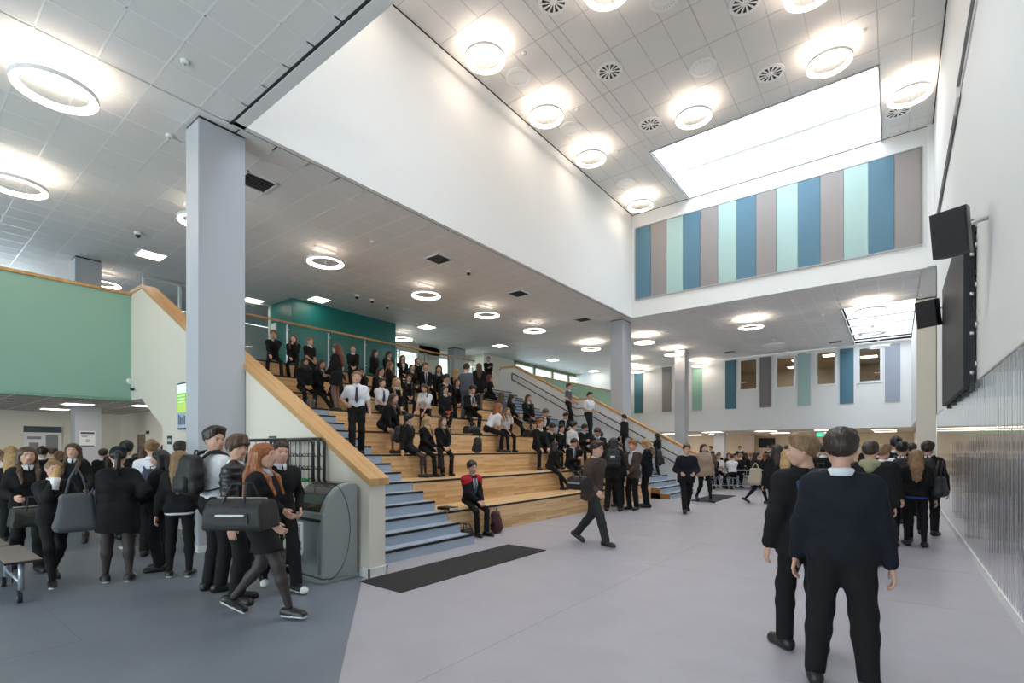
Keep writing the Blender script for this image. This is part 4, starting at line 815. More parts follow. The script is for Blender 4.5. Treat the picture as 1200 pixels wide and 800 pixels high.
def hair_geo(style, h, fem=True):
    cap = [(V3(0, -.034, .034), V3(0, .010, .040), .086, .084), (V3(-.010, -.014, .036), V3(.010, -.014, .036), .082, .082)]
    face = [(V3(0, .112, .0), V3(0, .16, .0), .076, .084), (V3(0, .06, -.075), V3(0, .12, -.06), .078, .085)]
    below = [(V3(0, .03, -.09), V3(0, .0, -.20), .085, .10)]
    sub = list(face); P = list(cap); cuts = []
    rnd = random.Random(style)
    if style in ('short', 'crop', 'curly', 'fringe', 'quiff'):
        cuts = [(V3(0, .02, .008), nrm(V3(0, .55, -1)))]
        if style == 'crop': P = [(a, b, r - .006, s_ - .006) for a, b, r, s_ in cap]
        if style != 'curly':
            for q_ in range(30 if style != 'crop' else 12):
                th = rnd.uniform(0, 2 * PI); ph = rnd.uniform(.1, 1.25); d_ = V3(math.sin(ph) * math.cos(th), math.sin(ph) * math.sin(th), math.cos(ph)); c = V3(0, -.012, .036) + d_ * V3(.083, .095, .083); tg = nrm(np.cross(np.cross(d_, V3(.3, 1, -.2)), d_)); P.append((c - tg * .022, c + tg * .03 + d_ * .004, .014, .008))
        if style == 'curly':
            for _ in range(46):
                th = rnd.uniform(0, 2 * PI); ph = rnd.uniform(.0, 1.25); c = V3(math.sin(ph) * math.cos(th) * .085, -.01 + math.sin(ph) * math.sin(th) * .092, .045 + math.cos(ph) * .085); P.append((c, c, .022, .022))
        if style == 'fringe':
            for k in range(9): x = -.062 + k * .0155; P.append((V3(x * .7, .06, .115), V3(x * 1.05, .098 - abs(x) * .25, .05), .022, .014))
            P += [(V3(-.088, .02, .06), V3(-.09, .02, -.015), .018, .012), (V3(.088, .02, .06), V3(.09, .02, -.015), .018, .012)]; sub = [(V3(0, .12, -.045), V3(0, .15, -.04), .082, .09)]; cuts = [(V3(0, .02, -.03), nrm(V3(0, .1, -1)))]
        if style in ('quiff', 'short'):
            for k in range(12):
                x = -.06 + .011 * k; P.append((V3(x, .03 + rnd.uniform(-.01, .01), .115), V3(x * 1.05 + rnd.uniform(-.01, .01), .066 if style == 'quiff' else .076, .118 if style == 'quiff' else .100), .020, .013))
    elif style in ('long', 'longdark', 'half'):
        P += [(V3(-.072, -.02, .03), V3(-.082, -.03, -.13), .036, .034), (V3(.072, -.02, .03), V3(.082, -.03, -.13), .036, .034), (V3(-.04, -.08, .02), V3(-.055, -.125, -.20), .042, .040), (V3(.04, -.08, .02), V3(.055, -.125, -.20), .042, .040), (V3(0, -.085, 0), V3(0, -.135, -.22), .042, .042),
              (V3(-.055, -.125, -.18), V3(-.045, -.165, -.40), .042, .020), (V3(.055, -.125, -.18), V3(.045, -.165, -.40), .042, .020), (V3(0, -.135, -.20), V3(0, -.17, -.44), .045, .020)]
        if style != 'half': P += [(V3(-.080, -.03, -.12), V3(-.092, .080, -.22), .034, .026), (V3(.080, -.03, -.12), V3(.092, .080, -.22), .034, .026), (V3(-.092, .080, -.21), V3(-.078, .150, -.37), .026, .014), (V3(.092, .080, -.21), V3(.078, .150, -.37), .026, .014)]
        sub = [(V3(0, .115, -.02), V3(0, .14, -.02), .080, .09), (V3(0, .055, -.10), V3(0, .02, -.30), .062, .062)]
    elif style == 'pony':
        P = [(a, b, r - .005, s_ - .005) for a, b, r, s_ in cap] + [(V3(0, -.10, .05), V3(0, -.145, .03), .030, .036), (V3(0, -.145, .03), V3(0, -.16, -.14), .036, .026), (V3(0, -.16, -.14), V3(0, -.14, -.25), .026, .008)]
        cuts = []; sub = face + below
    elif style == 'bun':
        P = [(a, b, r - .005, s_ - .005) for a, b, r, s_ in cap] + [(V3(0, -.09, .10), V3(0, -.10, .11), .042, .04)]; sub = face + below
    elif style == 'hijab':
        P = [(V3(0, -.026, .03), V3(0, .02, .035), .10, .094), (V3(0, -.03, 0), V3(0, -.02, -.14), .095, .10), (V3(0, .02, -.10), V3(0, .04, -.17), .07, .085), (V3(-.06, -.02, -.15), V3(.06, -.02, -.15), .09, .09), (V3(-.03, -.07, -.1), V3(-.04, -.10, -.30), .08, .07), (V3(.03, -.07, -.1), V3(.04, -.10, -.30), .08, .07)]
        sub = [(V3(0, .115, -.02), V3(0, .16, -.02), .068, .075)]
    elif style == 'cap':
        P = [(V3(0, -.030, .045), V3(0, .012, .047), .090, .088), (V3(0, .08, .045), V3(0, .135, .035), .050, .045)]; cuts = [(V3(0, 0, .025), V3(0, -.1, -1))]; sub = []
    def cutn(v, f):
        for p, n in cuts: v = np.maximum(v, f.plane(p, nrm(n)))
        return v
    f = Field(*prims_box(P, .01), h); v = cutn(f.union(P, 90), f)
    if sub: v = np.maximum(v, -f.union(sub, 120))
    if style not in ('cap', 'hijab'):       # strands: shallow grooves running down from the crown
        X, Y, Z = f.coords(); th = np.arctan2(X, Y + .02); v = v + (.0030 * np.sin(th * 30 + Z * 25) + .0018 * np.sin(th * 61 + Z * 40)).astype(np.float32)
    if style == 'cap':
        pass
    return surface_nets(v, f.lo, h)
LOCAL = {}
def local(kind, *a):
    key = (kind,) + a
    if key not in LOCAL: LOCAL[key] = {'head': head_geo, 'hand': hand_geo, 'shoe': shoe_geo, 'hair': hair_geo}[kind](*a)
    return LOCAL[key]

def mk_mesh(name, parts, mats):
    """parts: list of (verts, quads, material index or array)"""
    vs, fs, mi, o = [], [], [], 0
    for V, Q, m in parts:
        vs.append(np.asarray(V, np.float32)); fs.append(np.asarray(Q) + o); mi.append(np.full(len(Q), m) if np.isscalar(m) else np.asarray(m)); o += len(V)
    V = np.concatenate(vs); Q = np.concatenate(fs); M = np.concatenate(mi).astype(np.int32)
    me = bpy.data.meshes.new(name); n, k = len(V), len(Q)
    me.vertices.add(n); me.vertices.foreach_set('co', V.ravel()); me.loops.add(4 * k); me.loops.foreach_set('vertex_index', Q.astype(np.int32).ravel())
    me.polygons.add(k); me.polygons.foreach_set('loop_start', np.arange(0, 4 * k, 4, dtype=np.int32))
    me.polygons.foreach_set('use_smooth', np.ones(k, bool)); 
    for m in mats: me.materials.append(m)
    me.polygons.foreach_set('material_index', M); me.update(calc_edges=True); return me

# ---- materials of people
SKINS = [mat('skin_fair', (.62, .37, .27), .5, spec=.35), mat('skin_light', (.56, .32, .225), .5, spec=.35), mat('skin_tan', (.42, .23, .15), .5, spec=.35), mat('skin_brown', (.20, .10, .06), .5, spec=.35)]
M_LIP = mat('lips', (.47, .215, .175), .45); M_EYEW = mat('eye_white', (.75, .73, .70), .3); M_IRIS = mat('iris', (.05, .03, .02), .25)
HAIRC = {'black': mat('hair_black', (.010, .009, .009), .45), 'dark': mat('hair_dark_brown', (.028, .016, .010), .45, var=.25, vscale=30), 'brown': mat('hair_brown', (.075, .038, .018), .45, var=.3, vscale=30), 'light': mat('hair_light_brown', (.22, .125, .058), .45, var=.3, vscale=30),
         'blond': mat('hair_blond', (.42, .27, .12), .45, var=.3, vscale=30), 'ginger': mat('hair_ginger', (.30, .095, .025), .45, var=.3, vscale=30), 'red': mat('hair_dark_red', (.12, .03, .015), .45, var=.3, vscale=30)}
BROW = {k: mat('brow_' + k, v, .6) for k, v in {'black': (.05, .03, .024), 'dark': (.085, .05, .034), 'brown': (.14, .08, .05), 'light': (.22, .13, .08), 'blond': (.34, .21, .12), 'ginger': (.32, .14, .06), 'red': (.13, .06, .035)}.items()}
def cloth(name, col, rough=.85, bump=.35, sc=9): return mat('cloth_' + name, col, rough, bump=bump, bscale=sc, spec=.25, var=.08, vscale=4)
CL = {'black': cloth('black', (.011, .011, .012)), 'navy': cloth('navy', (.010, .012, .019)), 'char': cloth('charcoal', (.03, .03, .033)), 'white': cloth('white', (.74, .76, .80), bump=.2), 'grey': cloth('grey_blue', (.10, .12, .15)), 'greyt': cloth('grey_trouser', (.16, .16, .17)), 'brown': cloth('brown', (.075, .05, .042)), 'beige': cloth('beige', (.38, .29, .22)),
      'tights': mat('sheer_black_tights', (.035, .026, .026), .6), 'tan': mat('tan_tights', (.20, .125, .09), .6), 'red': cloth('red', (.45, .02, .03)), 'olive': cloth('olive', (.30, .30, .18)), 'puffer': mat('black_puffer_nylon', (.010, .010, .012), .38), 'denim': cloth('denim', (.03, .05, .09)), 'pale': cloth('pale_grey', (.45, .45, .46))}
M_SHOE = mat('black_shoe', (.012, .012, .012), .4); M_SOLEB = mat('black_sole', (.015, .015, .015), .6); M_SOLEW = mat('white_sole', (.75, .75, .73), .5); M_SHOEW = mat('white_shoe', (.70, .70, .69), .5)
M_TIE = mat('dark_blue_tie', (.02, .028, .055), .5); M_BLUEHEM = mat('blue_hem', (.02, .06, .35), .6)

def ik(a, t, l1, l2, pole):
    d = t - a; L = np.linalg.norm(d); Lm = (l1 + l2) * .995
    if L > Lm: t = a + d * (Lm / L); d = t - a; L = Lm
    x = (l1 * l1 - l2 * l2 + L * L) / (2 * L); hgt = math.sqrt(max(1e-6, l1 * l1 - x * x)); u = d / L; pl = nrm(pole - u * (pole @ u)); return a + u * x + pl * hgt, t
def rotv(v, ax, a): ax = nrm(ax); return v * math.cos(a) + np.cross(ax, v) * math.sin(a) + ax * (ax @ v) * (1 - math.cos(a))

ARMS = {  # hand targets in torso frame (right, forward, up from pelvis), for a side s; plus finger curl
 'down': lambda s: (V3(s * .27, .03, -.10), .45), 'front': lambda s: (V3(s * .07, .27, .02), .6), 'fold': lambda s: (V3(s * .015, .25, .22 + .02 * s), .5), 'phone': lambda s: (V3(s * .06, .30, .24), .85), 'eat': lambda s: (V3(s * .05, .19, .50), .8), 'lap': lambda s: (V3(s * .06, .30, .03), .5), 'knee': lambda s: (V3(s * .12, .42, -.02), .5),
 'strap': lambda s: (V3(s * .15, .17, .36), .9), 'hip': lambda s: (V3(s * .20, .05, .10), .6), 'swingf': lambda s: (V3(s * .24, .22, .02), .5), 'swingb': lambda s: (V3(s * .26, -.20, -.05), .5), 'side': lambda s: (V3(s * .34, -.06, -.08), .2), 'chin': lambda s: (V3(s * .04, .17, .52), .7), 'pocket': lambda s: (V3(s * .20, .08, .0), .6), 'carry': lambda s: (V3(s * .16, .22, .10), .9)}
def skeleton(legs, arms, lean=0, hyaw=0, hpitch=0, fem=False, twist=0, seat=.492, htilt=0):
    J = {}; f = -.02
    if legs.startswith('sit'): P = V3(0, -.13, seat + .168)
    else: P = V3(0, 0, .90 if legs.startswith('walk') else .93)
    if legs == 'crouch': P = V3(0, -.15, .55)
    L = R(lean); u = V3(0, math.sin(L), math.cos(L)); fw = V3(0, math.cos(L), -math.sin(L)); rt = V3(1, 0, 0)
    tw = R(twist); fw2 = rotv(fw, u, tw); rt2 = rotv(rt, u, tw)
    sw = .140 if fem else .160; hw = .085
    J['sit'] = legs.startswith('sit'); J.update(P=P, u=u, fw=fw, rt=rt, fw2=fw2, rt2=rt2, fem=fem)
    J['C'] = P + u * .29; J['N'] = P + u * .49 - fw * .01; 
    hy, hp = tw + R(hyaw), R(hpitch); hf = V3(0, 1, 0); hr = V3(1, 0, 0); hu = V3(0, 0, 1)
    up_mix = nrm(u * .5 + V3(0, 0, .5))
    hf, hr = rotv(hf, hu, hy), rotv(hr, hu, hy); hf, hu = rotv(hf, hr, hp), rotv(hu, hr, hp)
    if htilt: hr, hu = rotv(hr, hf, R(htilt)), rotv(hu, hf, R(htilt))
    J['H'] = J['N'] + up_mix * .085 + hu * .075 + hf * .022; J['hf'], J['hr'], J['hu'] = hf, hr, hu
    for s, nm in ((-1, 'l'), (1, 'r')):
        S = P + u * .415 + rt2 * (s * sw); a = arms if isinstance(arms, str) else arms[0 if s < 0 else 1]; tgt, curl = ARMS[a](s)
        if a == 'side': T = P + rt * tgt[0] + fw * tgt[1] + V3(0, 0, tgt[2])
        else: T = P + rt2 * tgt[0] + fw2 * tgt[1] + u * tgt[2]
        E_, Wp = ik(S, T, .275, .25, (-u * 1.0 + rt2 * (s * .35) - fw2 * .1) if a in ('chin', 'eat', 'phone', 'strap') else (-fw2 * .8 + rt2 * (s * .55) - u * .35)); J['S' + nm], J['E' + nm], J['W' + nm] = S, E_, Wp; J['curl' + nm] = curl; J['arm' + nm] = a
        Hp = P + rt * (s * hw) - u * .01
        if legs == 'sit': K, A = None, V3(s * .10, .27 if s < 0 else .22, .085)
        elif legs == 'sitwide': K, A = None, V3(s * .20, .25, .085)
        elif legs == 'sitout': K, A = None, V3(s * .09, .50 if s > 0 else .30, .085)
        elif legs == 'sittuck': K, A = None, V3(s * .09, .14 if s > 0 else .24, .085)
        elif legs == 'sitcross': K, A = (None, V3(.10, .24, .085)) if s > 0 else (None, V3(.12, .40, .28))
        elif legs == 'sitfloor': K, A = None, V3(s * .12, .36, .085)
        elif legs == 'walk': A = V3(s * .07, .30 if s > 0 else -.34, .085 if s > 0 else .15)
        elif legs == 'walk2': A = V3(s * .07, -.30 if s > 0 else .28, .16 if s > 0 else .085)
        elif legs == 'stepd': A = V3(s * .09, seat / .1641 * .272 if s > 0 else -.02, .085 - seat if s > 0 else .085)
        elif legs == 'stepu': A = V3(s * .09, seat / .1641 * .236 if s > 0 else -.085, .085 + seat if s > 0 else .085)
        elif legs == 'weight': A = V3(s * .11 + (.0 if s > 0 else -.02), .06 if s < 0 else -.02, .085)
        elif legs == 'wide': A = V3(s * .15, .0, .085)
        else: A = V3(s * .095, .01 * s, .085)
        kn, An = ik(Hp, A, .425, .42, V3(s * (.25 if 'sit' in legs else .08), 1, .5 if 'sit' in legs else 0)); J['P' + nm], J['K' + nm], J['A' + nm] = Hp, kn, An
        J['ft' + nm] = nrm(V3(s * .18, 1, 0)) if not (legs == 'sitcross' and s < 0) else nrm(V3(.5, 1, 0)); J['fp' + nm] = 0.0
        if legs == 'walk' and s < 0: J['fp' + nm] = -.5
        if legs == 'walk2' and s > 0: J['fp' + nm] = -.5
    return J
def torso_prims(J, g, o, f=1.0):
    P, u, rt, fw, rt2, fw2 = J['P'], J['u'], J['rt'], J['fw'], J['rt2'], J['fw2']; fem = J['fem']; w = g
    rtm = nrm(rt + rt2)
    L = [(P - rt * .068 * w - u * .01, P + rt * .068 * w - u * .01, .098 * w * f + o, .098 * w * f + o), (P + u * .13 - rt * .05 * w, P + u * .13 + rt * .05 * w, (.086 if fem else .094) * w * f + o, (.086 if fem else .094) * w * f + o),
         (P + u * .29 - rt2 * .066 * w, P + u * .29 + rt2 * .066 * w, .103 * w * f + o, .103 * w * f + o), (P + u * .375 - rt2 * (.075 if fem else .09), P + u * .375 + rt2 * (.075 if fem else .09), .072 * f + o, .072 * f + o), (J['N'] - u * .035, J['Sl'], .048 * f + o * .7, .040 * f + o * .7), (J['N'] - u * .035, J['Sr'], .048 * f + o * .7, .040 * f + o * .7),
         (J['Sl'] - u * .01, J['Sl'], .045 * f + o, .045 * f + o), (J['Sr'] - u * .01, J['Sr'], .045 * f + o, .045 * f + o), (J['N'] - u * .05, J['N'] - u * .03, .06 * f + o * .6, .052 * f + o * .4)]
    if w > 1.08: L.append((P + u * .10 + fw * .05 * w, P + u * .2 + fw * .04 * w, .085 * w + o, .085 * w + o))
    if fem: L.append((P + u * .285 - rt2 * .06 + fw2 * .06, P + u * .285 + rt2 * .06 + fw2 * .06, .055 * f + o, .055 * f + o))
    return L
def arm_prims(J, o, f=1.0, g=1.0, end=1.0, short=False):
    L = []
    for n in 'lr':
        S, E_, Wp = J['S' + n], J['E' + n], J['W' + n]
        if short: L.append((S, S + (E_ - S) * .72, .048 * f * g + o, .043 * f * g + o + .008))
        else: L += [(S, E_, .047 * f * g + o, .039 * f * g + o), (E_, E_ + (Wp - E_) * end, .040 * f * g + o, .028 * f + o * .8)]
    return L
def leg_prims(J, o, f=1.0, g=1.0, to=1.0):
    L = []
    if J.get('sit'): f *= .86; o *= .7
    for n in 'lr':
        Hp, K, A = J['P' + n], J['K' + n], J['A' + n]; d = nrm(A - K)
        back = -nrm(np.cross(np.cross(d, V3(0, 1, 0)), d)) if abs(d[1]) < .95 else V3(0, 0, -1)
        L += [(Hp, Hp + (K - Hp) * .5, .083 * f * g + o, .062 * f * g + o), (Hp + (K - Hp) * .5, K, .062 * f * g + o, .055 * f * g + o), (K, K + (A - K) * .35, .052 * f * g + o, .050 * f * g + o), (K + (A - K) * .35, K + (A - K) * to, .050 * f * g + o, .036 * f + o)]
    return L
def place(V, o, x, y, z): return V[:, :1] * x + V[:, 1:2] * y + V[:, 2:3] * z + o

# ---- body / garment builders; far figures use a coarser grid and share meshes through GEO
GEO = {}
def frame(x, y, z, o): return Matrix(((x[0], y[0], z[0], o[0]), (x[1], y[1], z[1], o[1]), (x[2], y[2], z[2], o[2]), (0, 0, 0, 1)))
def figure_geo(pose, top, bottom, g, res, hairstyle, shoe):
    key = (tuple(sorted(pose.items(), key=str)).__repr__(), top, bottom, g, res, hairstyle, shoe)
    if key in GEO: return GEO[key]
    J = skeleton(**pose); fem = J['fem']; G = {'J': J}; hr_ = {1: .0066, 2: .0105, 3: .014}[res]; br = {1: .026, 2: .040, 3: .045}[res]; cr = {1: .016, 2: .028, 3: .034}[res]
    # body: trunk, arms, legs (trunk slightly slimmer where clothes cover it), head and hands joined into one mesh
    tp = torso_prims(J, g, -.012) + arm_prims(J, -.004 if top not in ('shirt', 'tee') else 0, g=min(g, 1.1)) + leg_prims(J, -.010 if bottom != 'skirt' else 0, g=min(g, 1.12))
    tp.append((J['N'] - J['u'] * .04, J['H'] - J['hu'] * .07 - J['hf'] * .02, .055, .050 if not fem else .045))
    Vb, Qb = sdf(tp, br, 85 if pose['legs'].startswith('sit') else 55); c = Vb[Qb].mean(1)
    hip = J['P'][2] - .02 if not pose['legs'].startswith('sit') else None
    m = np.zeros(len(Qb), int)
    pt = np.array([J['K' + n] for n in 'lr'] + [J['A' + n] for n in 'lr'] + [(J['K' + n] + J['P' + n]) / 2 for n in 'lr'] + [(J['K' + n] + J['A' + n]) / 2 for n in 'lr'])
    pa = np.array([J['W' + n] for n in 'lr'] + [J['E' + n] for n in 'lr'] + [J['S' + n] for n in 'lr'] + [(J['W' + n] + J['E' + n]) / 2 for n in 'lr'] + [J['N'], J['H']])
    dl = np.linalg.norm(c[:, None] - pt, axis=2).min(1); da = np.linalg.norm(c[:, None] - pa, axis=2).min(1); m[(dl < da)] = 5
    parts = [(Vb, Qb, m)]
    for V, Q, mm in local('head', hr_, fem): parts.append((place(V, J['H'], J['hr'], J['hf'], J['hu']), Q, mm))
    hs = .95 if not fem else .88
    for s, n in ((-1, 'l'), (1, 'r')):
        Vh, Qh = local('hand', .0068 if res == 1 else (.0095 if res == 2 else .0105), J['curl' + n]); Vh = Vh * hs
        d = nrm(J['W' + n] - J['E' + n]); a = J['arm' + n]
        if a in ('down', 'swingf', 'swingb', 'pocket', 'hip', 'carry'): pn = -J['rt2'] * s
        elif a in ('phone', 'front', 'eat', 'chin', 'strap'): pn = -J['rt2'] * s * .7 - J['fw2'] * .5 + J['u'] * .2
        else: pn = -J['u']
        if a == 'side': d = nrm(d + J['fw'] * .2 - V3(0, 0, .1))
        z = -nrm(pn - d * (pn @ d)); yv = np.cross(z, d)          # thumb side
        Vv = place(Vh, J['W' + n], d, yv if s > 0 else yv, z)
        if s < 0: Vv = place(Vh * np.array([1, -1, 1]), J['W' + n], d, yv, z); Qh = Qh[:, ::-1]
        # the thumb points forward or up, not back
        parts.append((Vv, Qh, 0))
    G['body'] = parts
    # top garment
    off = {'jumper': .016, 'shirt': .014, 'tee': .014, 'blazer': .020, 'coat': .030, 'puffer': .028, 'cardigan': .018}[top]
    hem = {'jumper': .075, 'shirt': -.035, 'tee': .06, 'blazer': .15, 'coat': .17, 'puffer': .09, 'cardigan': .10}[top]
    sit = pose['legs'].startswith('sit')
    if sit: hem = min(hem, .07)
    G['fit'] = (g, off, hem, min(cr, .013)); T = torso_prims(J, g, off); A = arm_prims(J, off, g=min(g, 1.15), end=.93, short=top in ('shirt', 'tee'))
    if hem > .09 and not sit: T += [(J['P'] - J['rt'] * .075 * g, J['P'] - J['rt'] * .085 * g - J['u'] * hem, .10 * g + off, .10 * g + off), (J['P'] + J['rt'] * .075 * g, J['P'] + J['rt'] * .085 * g - J['u'] * hem, .10 * g + off, .10 * g + off)]
    f = Field(*prims_box(T + A, .03), cr); v = np.maximum(f.union(T, 45), f.plane(J['P'] - J['u'] * hem, -J['u']))
    v = -np.log(np.exp(-45 * v.clip(-.6, .6)) + np.exp(-45 * f.union(A, 60).clip(-.6, .6))) / 45
    v = np.maximum(v, -f.union([(J['N'] + J['u'] * .0, J['H'], .056, .056)], 80)) if top != 'puffer' else v
    X, Y, Z = f.coords(); amp = .004 if res == 1 else .003
    v = v + (amp * np.sin(X * 31 + Z * 23 + np.sin(Y * 19)) * np.sin(Z * 37 + Y * 29)).astype(np.float32)
    if top == 'puffer': v = v + (.006 * np.cos(Z * 2 * PI / .075)).astype(np.float32)
    G['top'] = surface_nets(v, f.lo, cr)
    # bottom garment
    if bottom in ('trousers', 'leggings'):
        o = .014 if bottom == 'trousers' else .004
        B = leg_prims(J, o, g=min(g, 1.2), to=.97) + [(J['P'] - J['rt'] * .068 * g - J['u'] * .01, J['P'] + J['rt'] * .068 * g - J['u'] * .01, .098 * g + .005, .098 * g + .005), (J['P'] + J['u'] * .05 - J['rt'] * .055 * g, J['P'] + J['u'] * .05 + J['rt'] * .055 * g, .098 * g, .098 * g)]
        if bottom == 'trousers': B += [(J['K' + n] + (J['A' + n] - J['K' + n]) * .6, J['K' + n] + (J['A' + n] - J['K' + n]) * .98, .052, .055) for n in 'lr']
        G['bottom'] = sdf(B, cr, 95 if sit else 60)
    else:
        ks = .84 if sit else 1.0; B = [(J['P'] - J['rt'] * .06, J['P'] + J['rt'] * .06, .106 * g, .106 * g)]
        for n in 'lr': e = J['P' + n] + (J['K' + n] - J['P' + n]) * .66; B.append((J['P' + n], e, .105 * g * ks, .112 * g * (.72 if sit else 1)))
        mid0 = (J['Pl'] + J['Pr']) / 2; mid1 = mid0 + ((J['Kl'] + J['Kr']) / 2 - mid0) * .66; B.append((mid0, mid1, .10 * g * ks, .115 * g * (.66 if sit else 1)))
        dn = nrm(mid1 - mid0); f = Field(*prims_box(B, .02), cr); v = f.union(B, 35); v = np.maximum(v, f.plane(mid0 + (mid1 - mid0) * (1.0 if not sit else 1.0), dn)); v = np.maximum(v, -f.union([(mid0 + dn * .12, mid1 + dn * .06, .05, .085)], 60))
        G['bottom'] = surface_nets(v, f.lo, cr)
    Yk = [(J['N'] - J['u'] * .06, J['S' + n], .056 + off, .056 + off) for n in 'lr'] + [(J['S' + n], J['S' + n] + (J['E' + n] - J['S' + n]) * .28, .057 + off, .054 + off) for n in 'lr'] + [(J['P'] + J['u'] * .36 - J['rt2'] * .09, J['P'] + J['u'] * .36 + J['rt2'] * .09, .082 + off, .082 + off)]
    fy = Field(*prims_box(Yk, .02), cr); vy = np.maximum(fy.union(Yk, 45), -fy.union([(J['P'] + J['u'] * .2 + J['fw2'] * .12, J['N'] + J['fw2'] * .08, .075, .06), (J['N'], J['H'], .06, .06)], 80)); G['yoke'] = surface_nets(np.maximum(vy, fy.plane(J['P'] + J['u'] * .33, -J['u'])), fy.lo, cr)
    G['cap'] = local('hair', 'cap', {1: .0085, 2: .0135, 3: .017}[res])
    # shoes
    for s, n in ((-1, 'l'), (1, 'r')):
        V, Q, mm = local('shoe', {1: .010, 2: .015, 3: .020}[res], 'high' if shoe == 'high' else 'low'); fd = J['ft' + n]; rt = np.cross(fd, V3(0, 0, 1)); up = V3(0, 0, 1)
        if J['fp' + n]: fd2 = rotv(fd, rt, J['fp' + n]); up = rotv(up, rt, J['fp' + n]); fd = fd2
        G['shoe' + n] = (V, Q, mm); G['mshoe' + n] = frame(rt, fd, up, J['A' + n] - up * .085)
    # collar ring and hair in place
    G['hair'] = local('hair', hairstyle, {1: .0085, 2: .0135, 3: .017}[res]); G['mhead'] = frame(J['hr'], J['hf'], J['hu'], J['H'])
    n_ = 20; vs = []; fs = []; ctr = J['N'] + J['u'] * .008; uu = nrm(J['u'] * .75 + J['hu'] * .25)
    for k in range(n_ + 1):
        a = -PI / 2 + .10 + (2 * PI - .2) * k / n_ + PI; da = min(k, n_ - k) / n_; tip = max(0, 1 - da * 7)
        d = J['rt2'] * math.sin(a) * 1.0 + J['fw2'] * (-math.cos(a)); a2 = 2 * PI * (k / n_) * .97 + .05; d = J['rt2'] * math.sin(a2) + J['fw2'] * math.cos(a2)
        back = (1 - math.cos(a2)) / 2
        for r_, z_ in ((.060, .030 + .012 * back), (.071, .026 + .012 * back), (.088 + .018 * tip, -.012 - .034 * tip), (.074 + .012 * tip, -.016 - .030 * tip)): vs.append(ctr + d * r_ + uu * z_)
    for k in range(n_):
        for q in range(4): fs.append((k * 4 + q, k * 4 + (q + 1) % 4, (k + 1) * 4 + (q + 1) % 4, (k + 1) * 4 + q))
    fs += [(0, 1, 2, 3), (n_ * 4 + 3, n_ * 4 + 2, n_ * 4 + 1, n_ * 4)]
    G['collar'] = (np.array(vs), np.array(fs))
    # tie and shirt front follow the chest
    def chest_y(z, o): 
        return max(.103 * g + o, .0) if z > .18 else .098 * g + o
    zs = [.455, .42, .36, .30, .24, .18, .12]; wd = [.018, .022, .026, .030, .034, .038, .004]; vs, fs = [], []
    def strip(zs, wd, o):
        vs, fs = [], []
        for z, w in zip(zs, wd):
            y = {.455: .075, .42: .086, .36: .105, .30: .117 + (.012 if fem else 0), .24: .116, .18: .110, .12: .112, .06: .112}.get(z, .11) * (1 + (g - 1) * .8) + (.04 * (g - 1) * 5 if g > 1.08 and z < .3 else 0)
            for x, dy in ((-w, o), (w, o), (w, o - .03), (-w, o - .03)): vs.append(J['P'] + J['u'] * z + J['rt2'] * x + J['fw2'] * (y + dy))
        for k in range(len(zs) - 1):
            for q in range(4): fs.append((k * 4 + q, (k + 1) * 4 + q, (k + 1) * 4 + (q + 1) % 4, k * 4 + (q + 1) % 4))
        fs += [(3, 2, 1, 0), tuple(len(zs) * 4 - 4 + q for q in range(4))]
        return np.array(vs), np.array(fs)
    G['tie'] = strip(zs, wd, off + .012); G['front'] = strip([.455, .42, .36, .30, .24, .18], [.052, .056, .050, .042, .034, .012], off + .004)
    GEO[key] = G
    return G

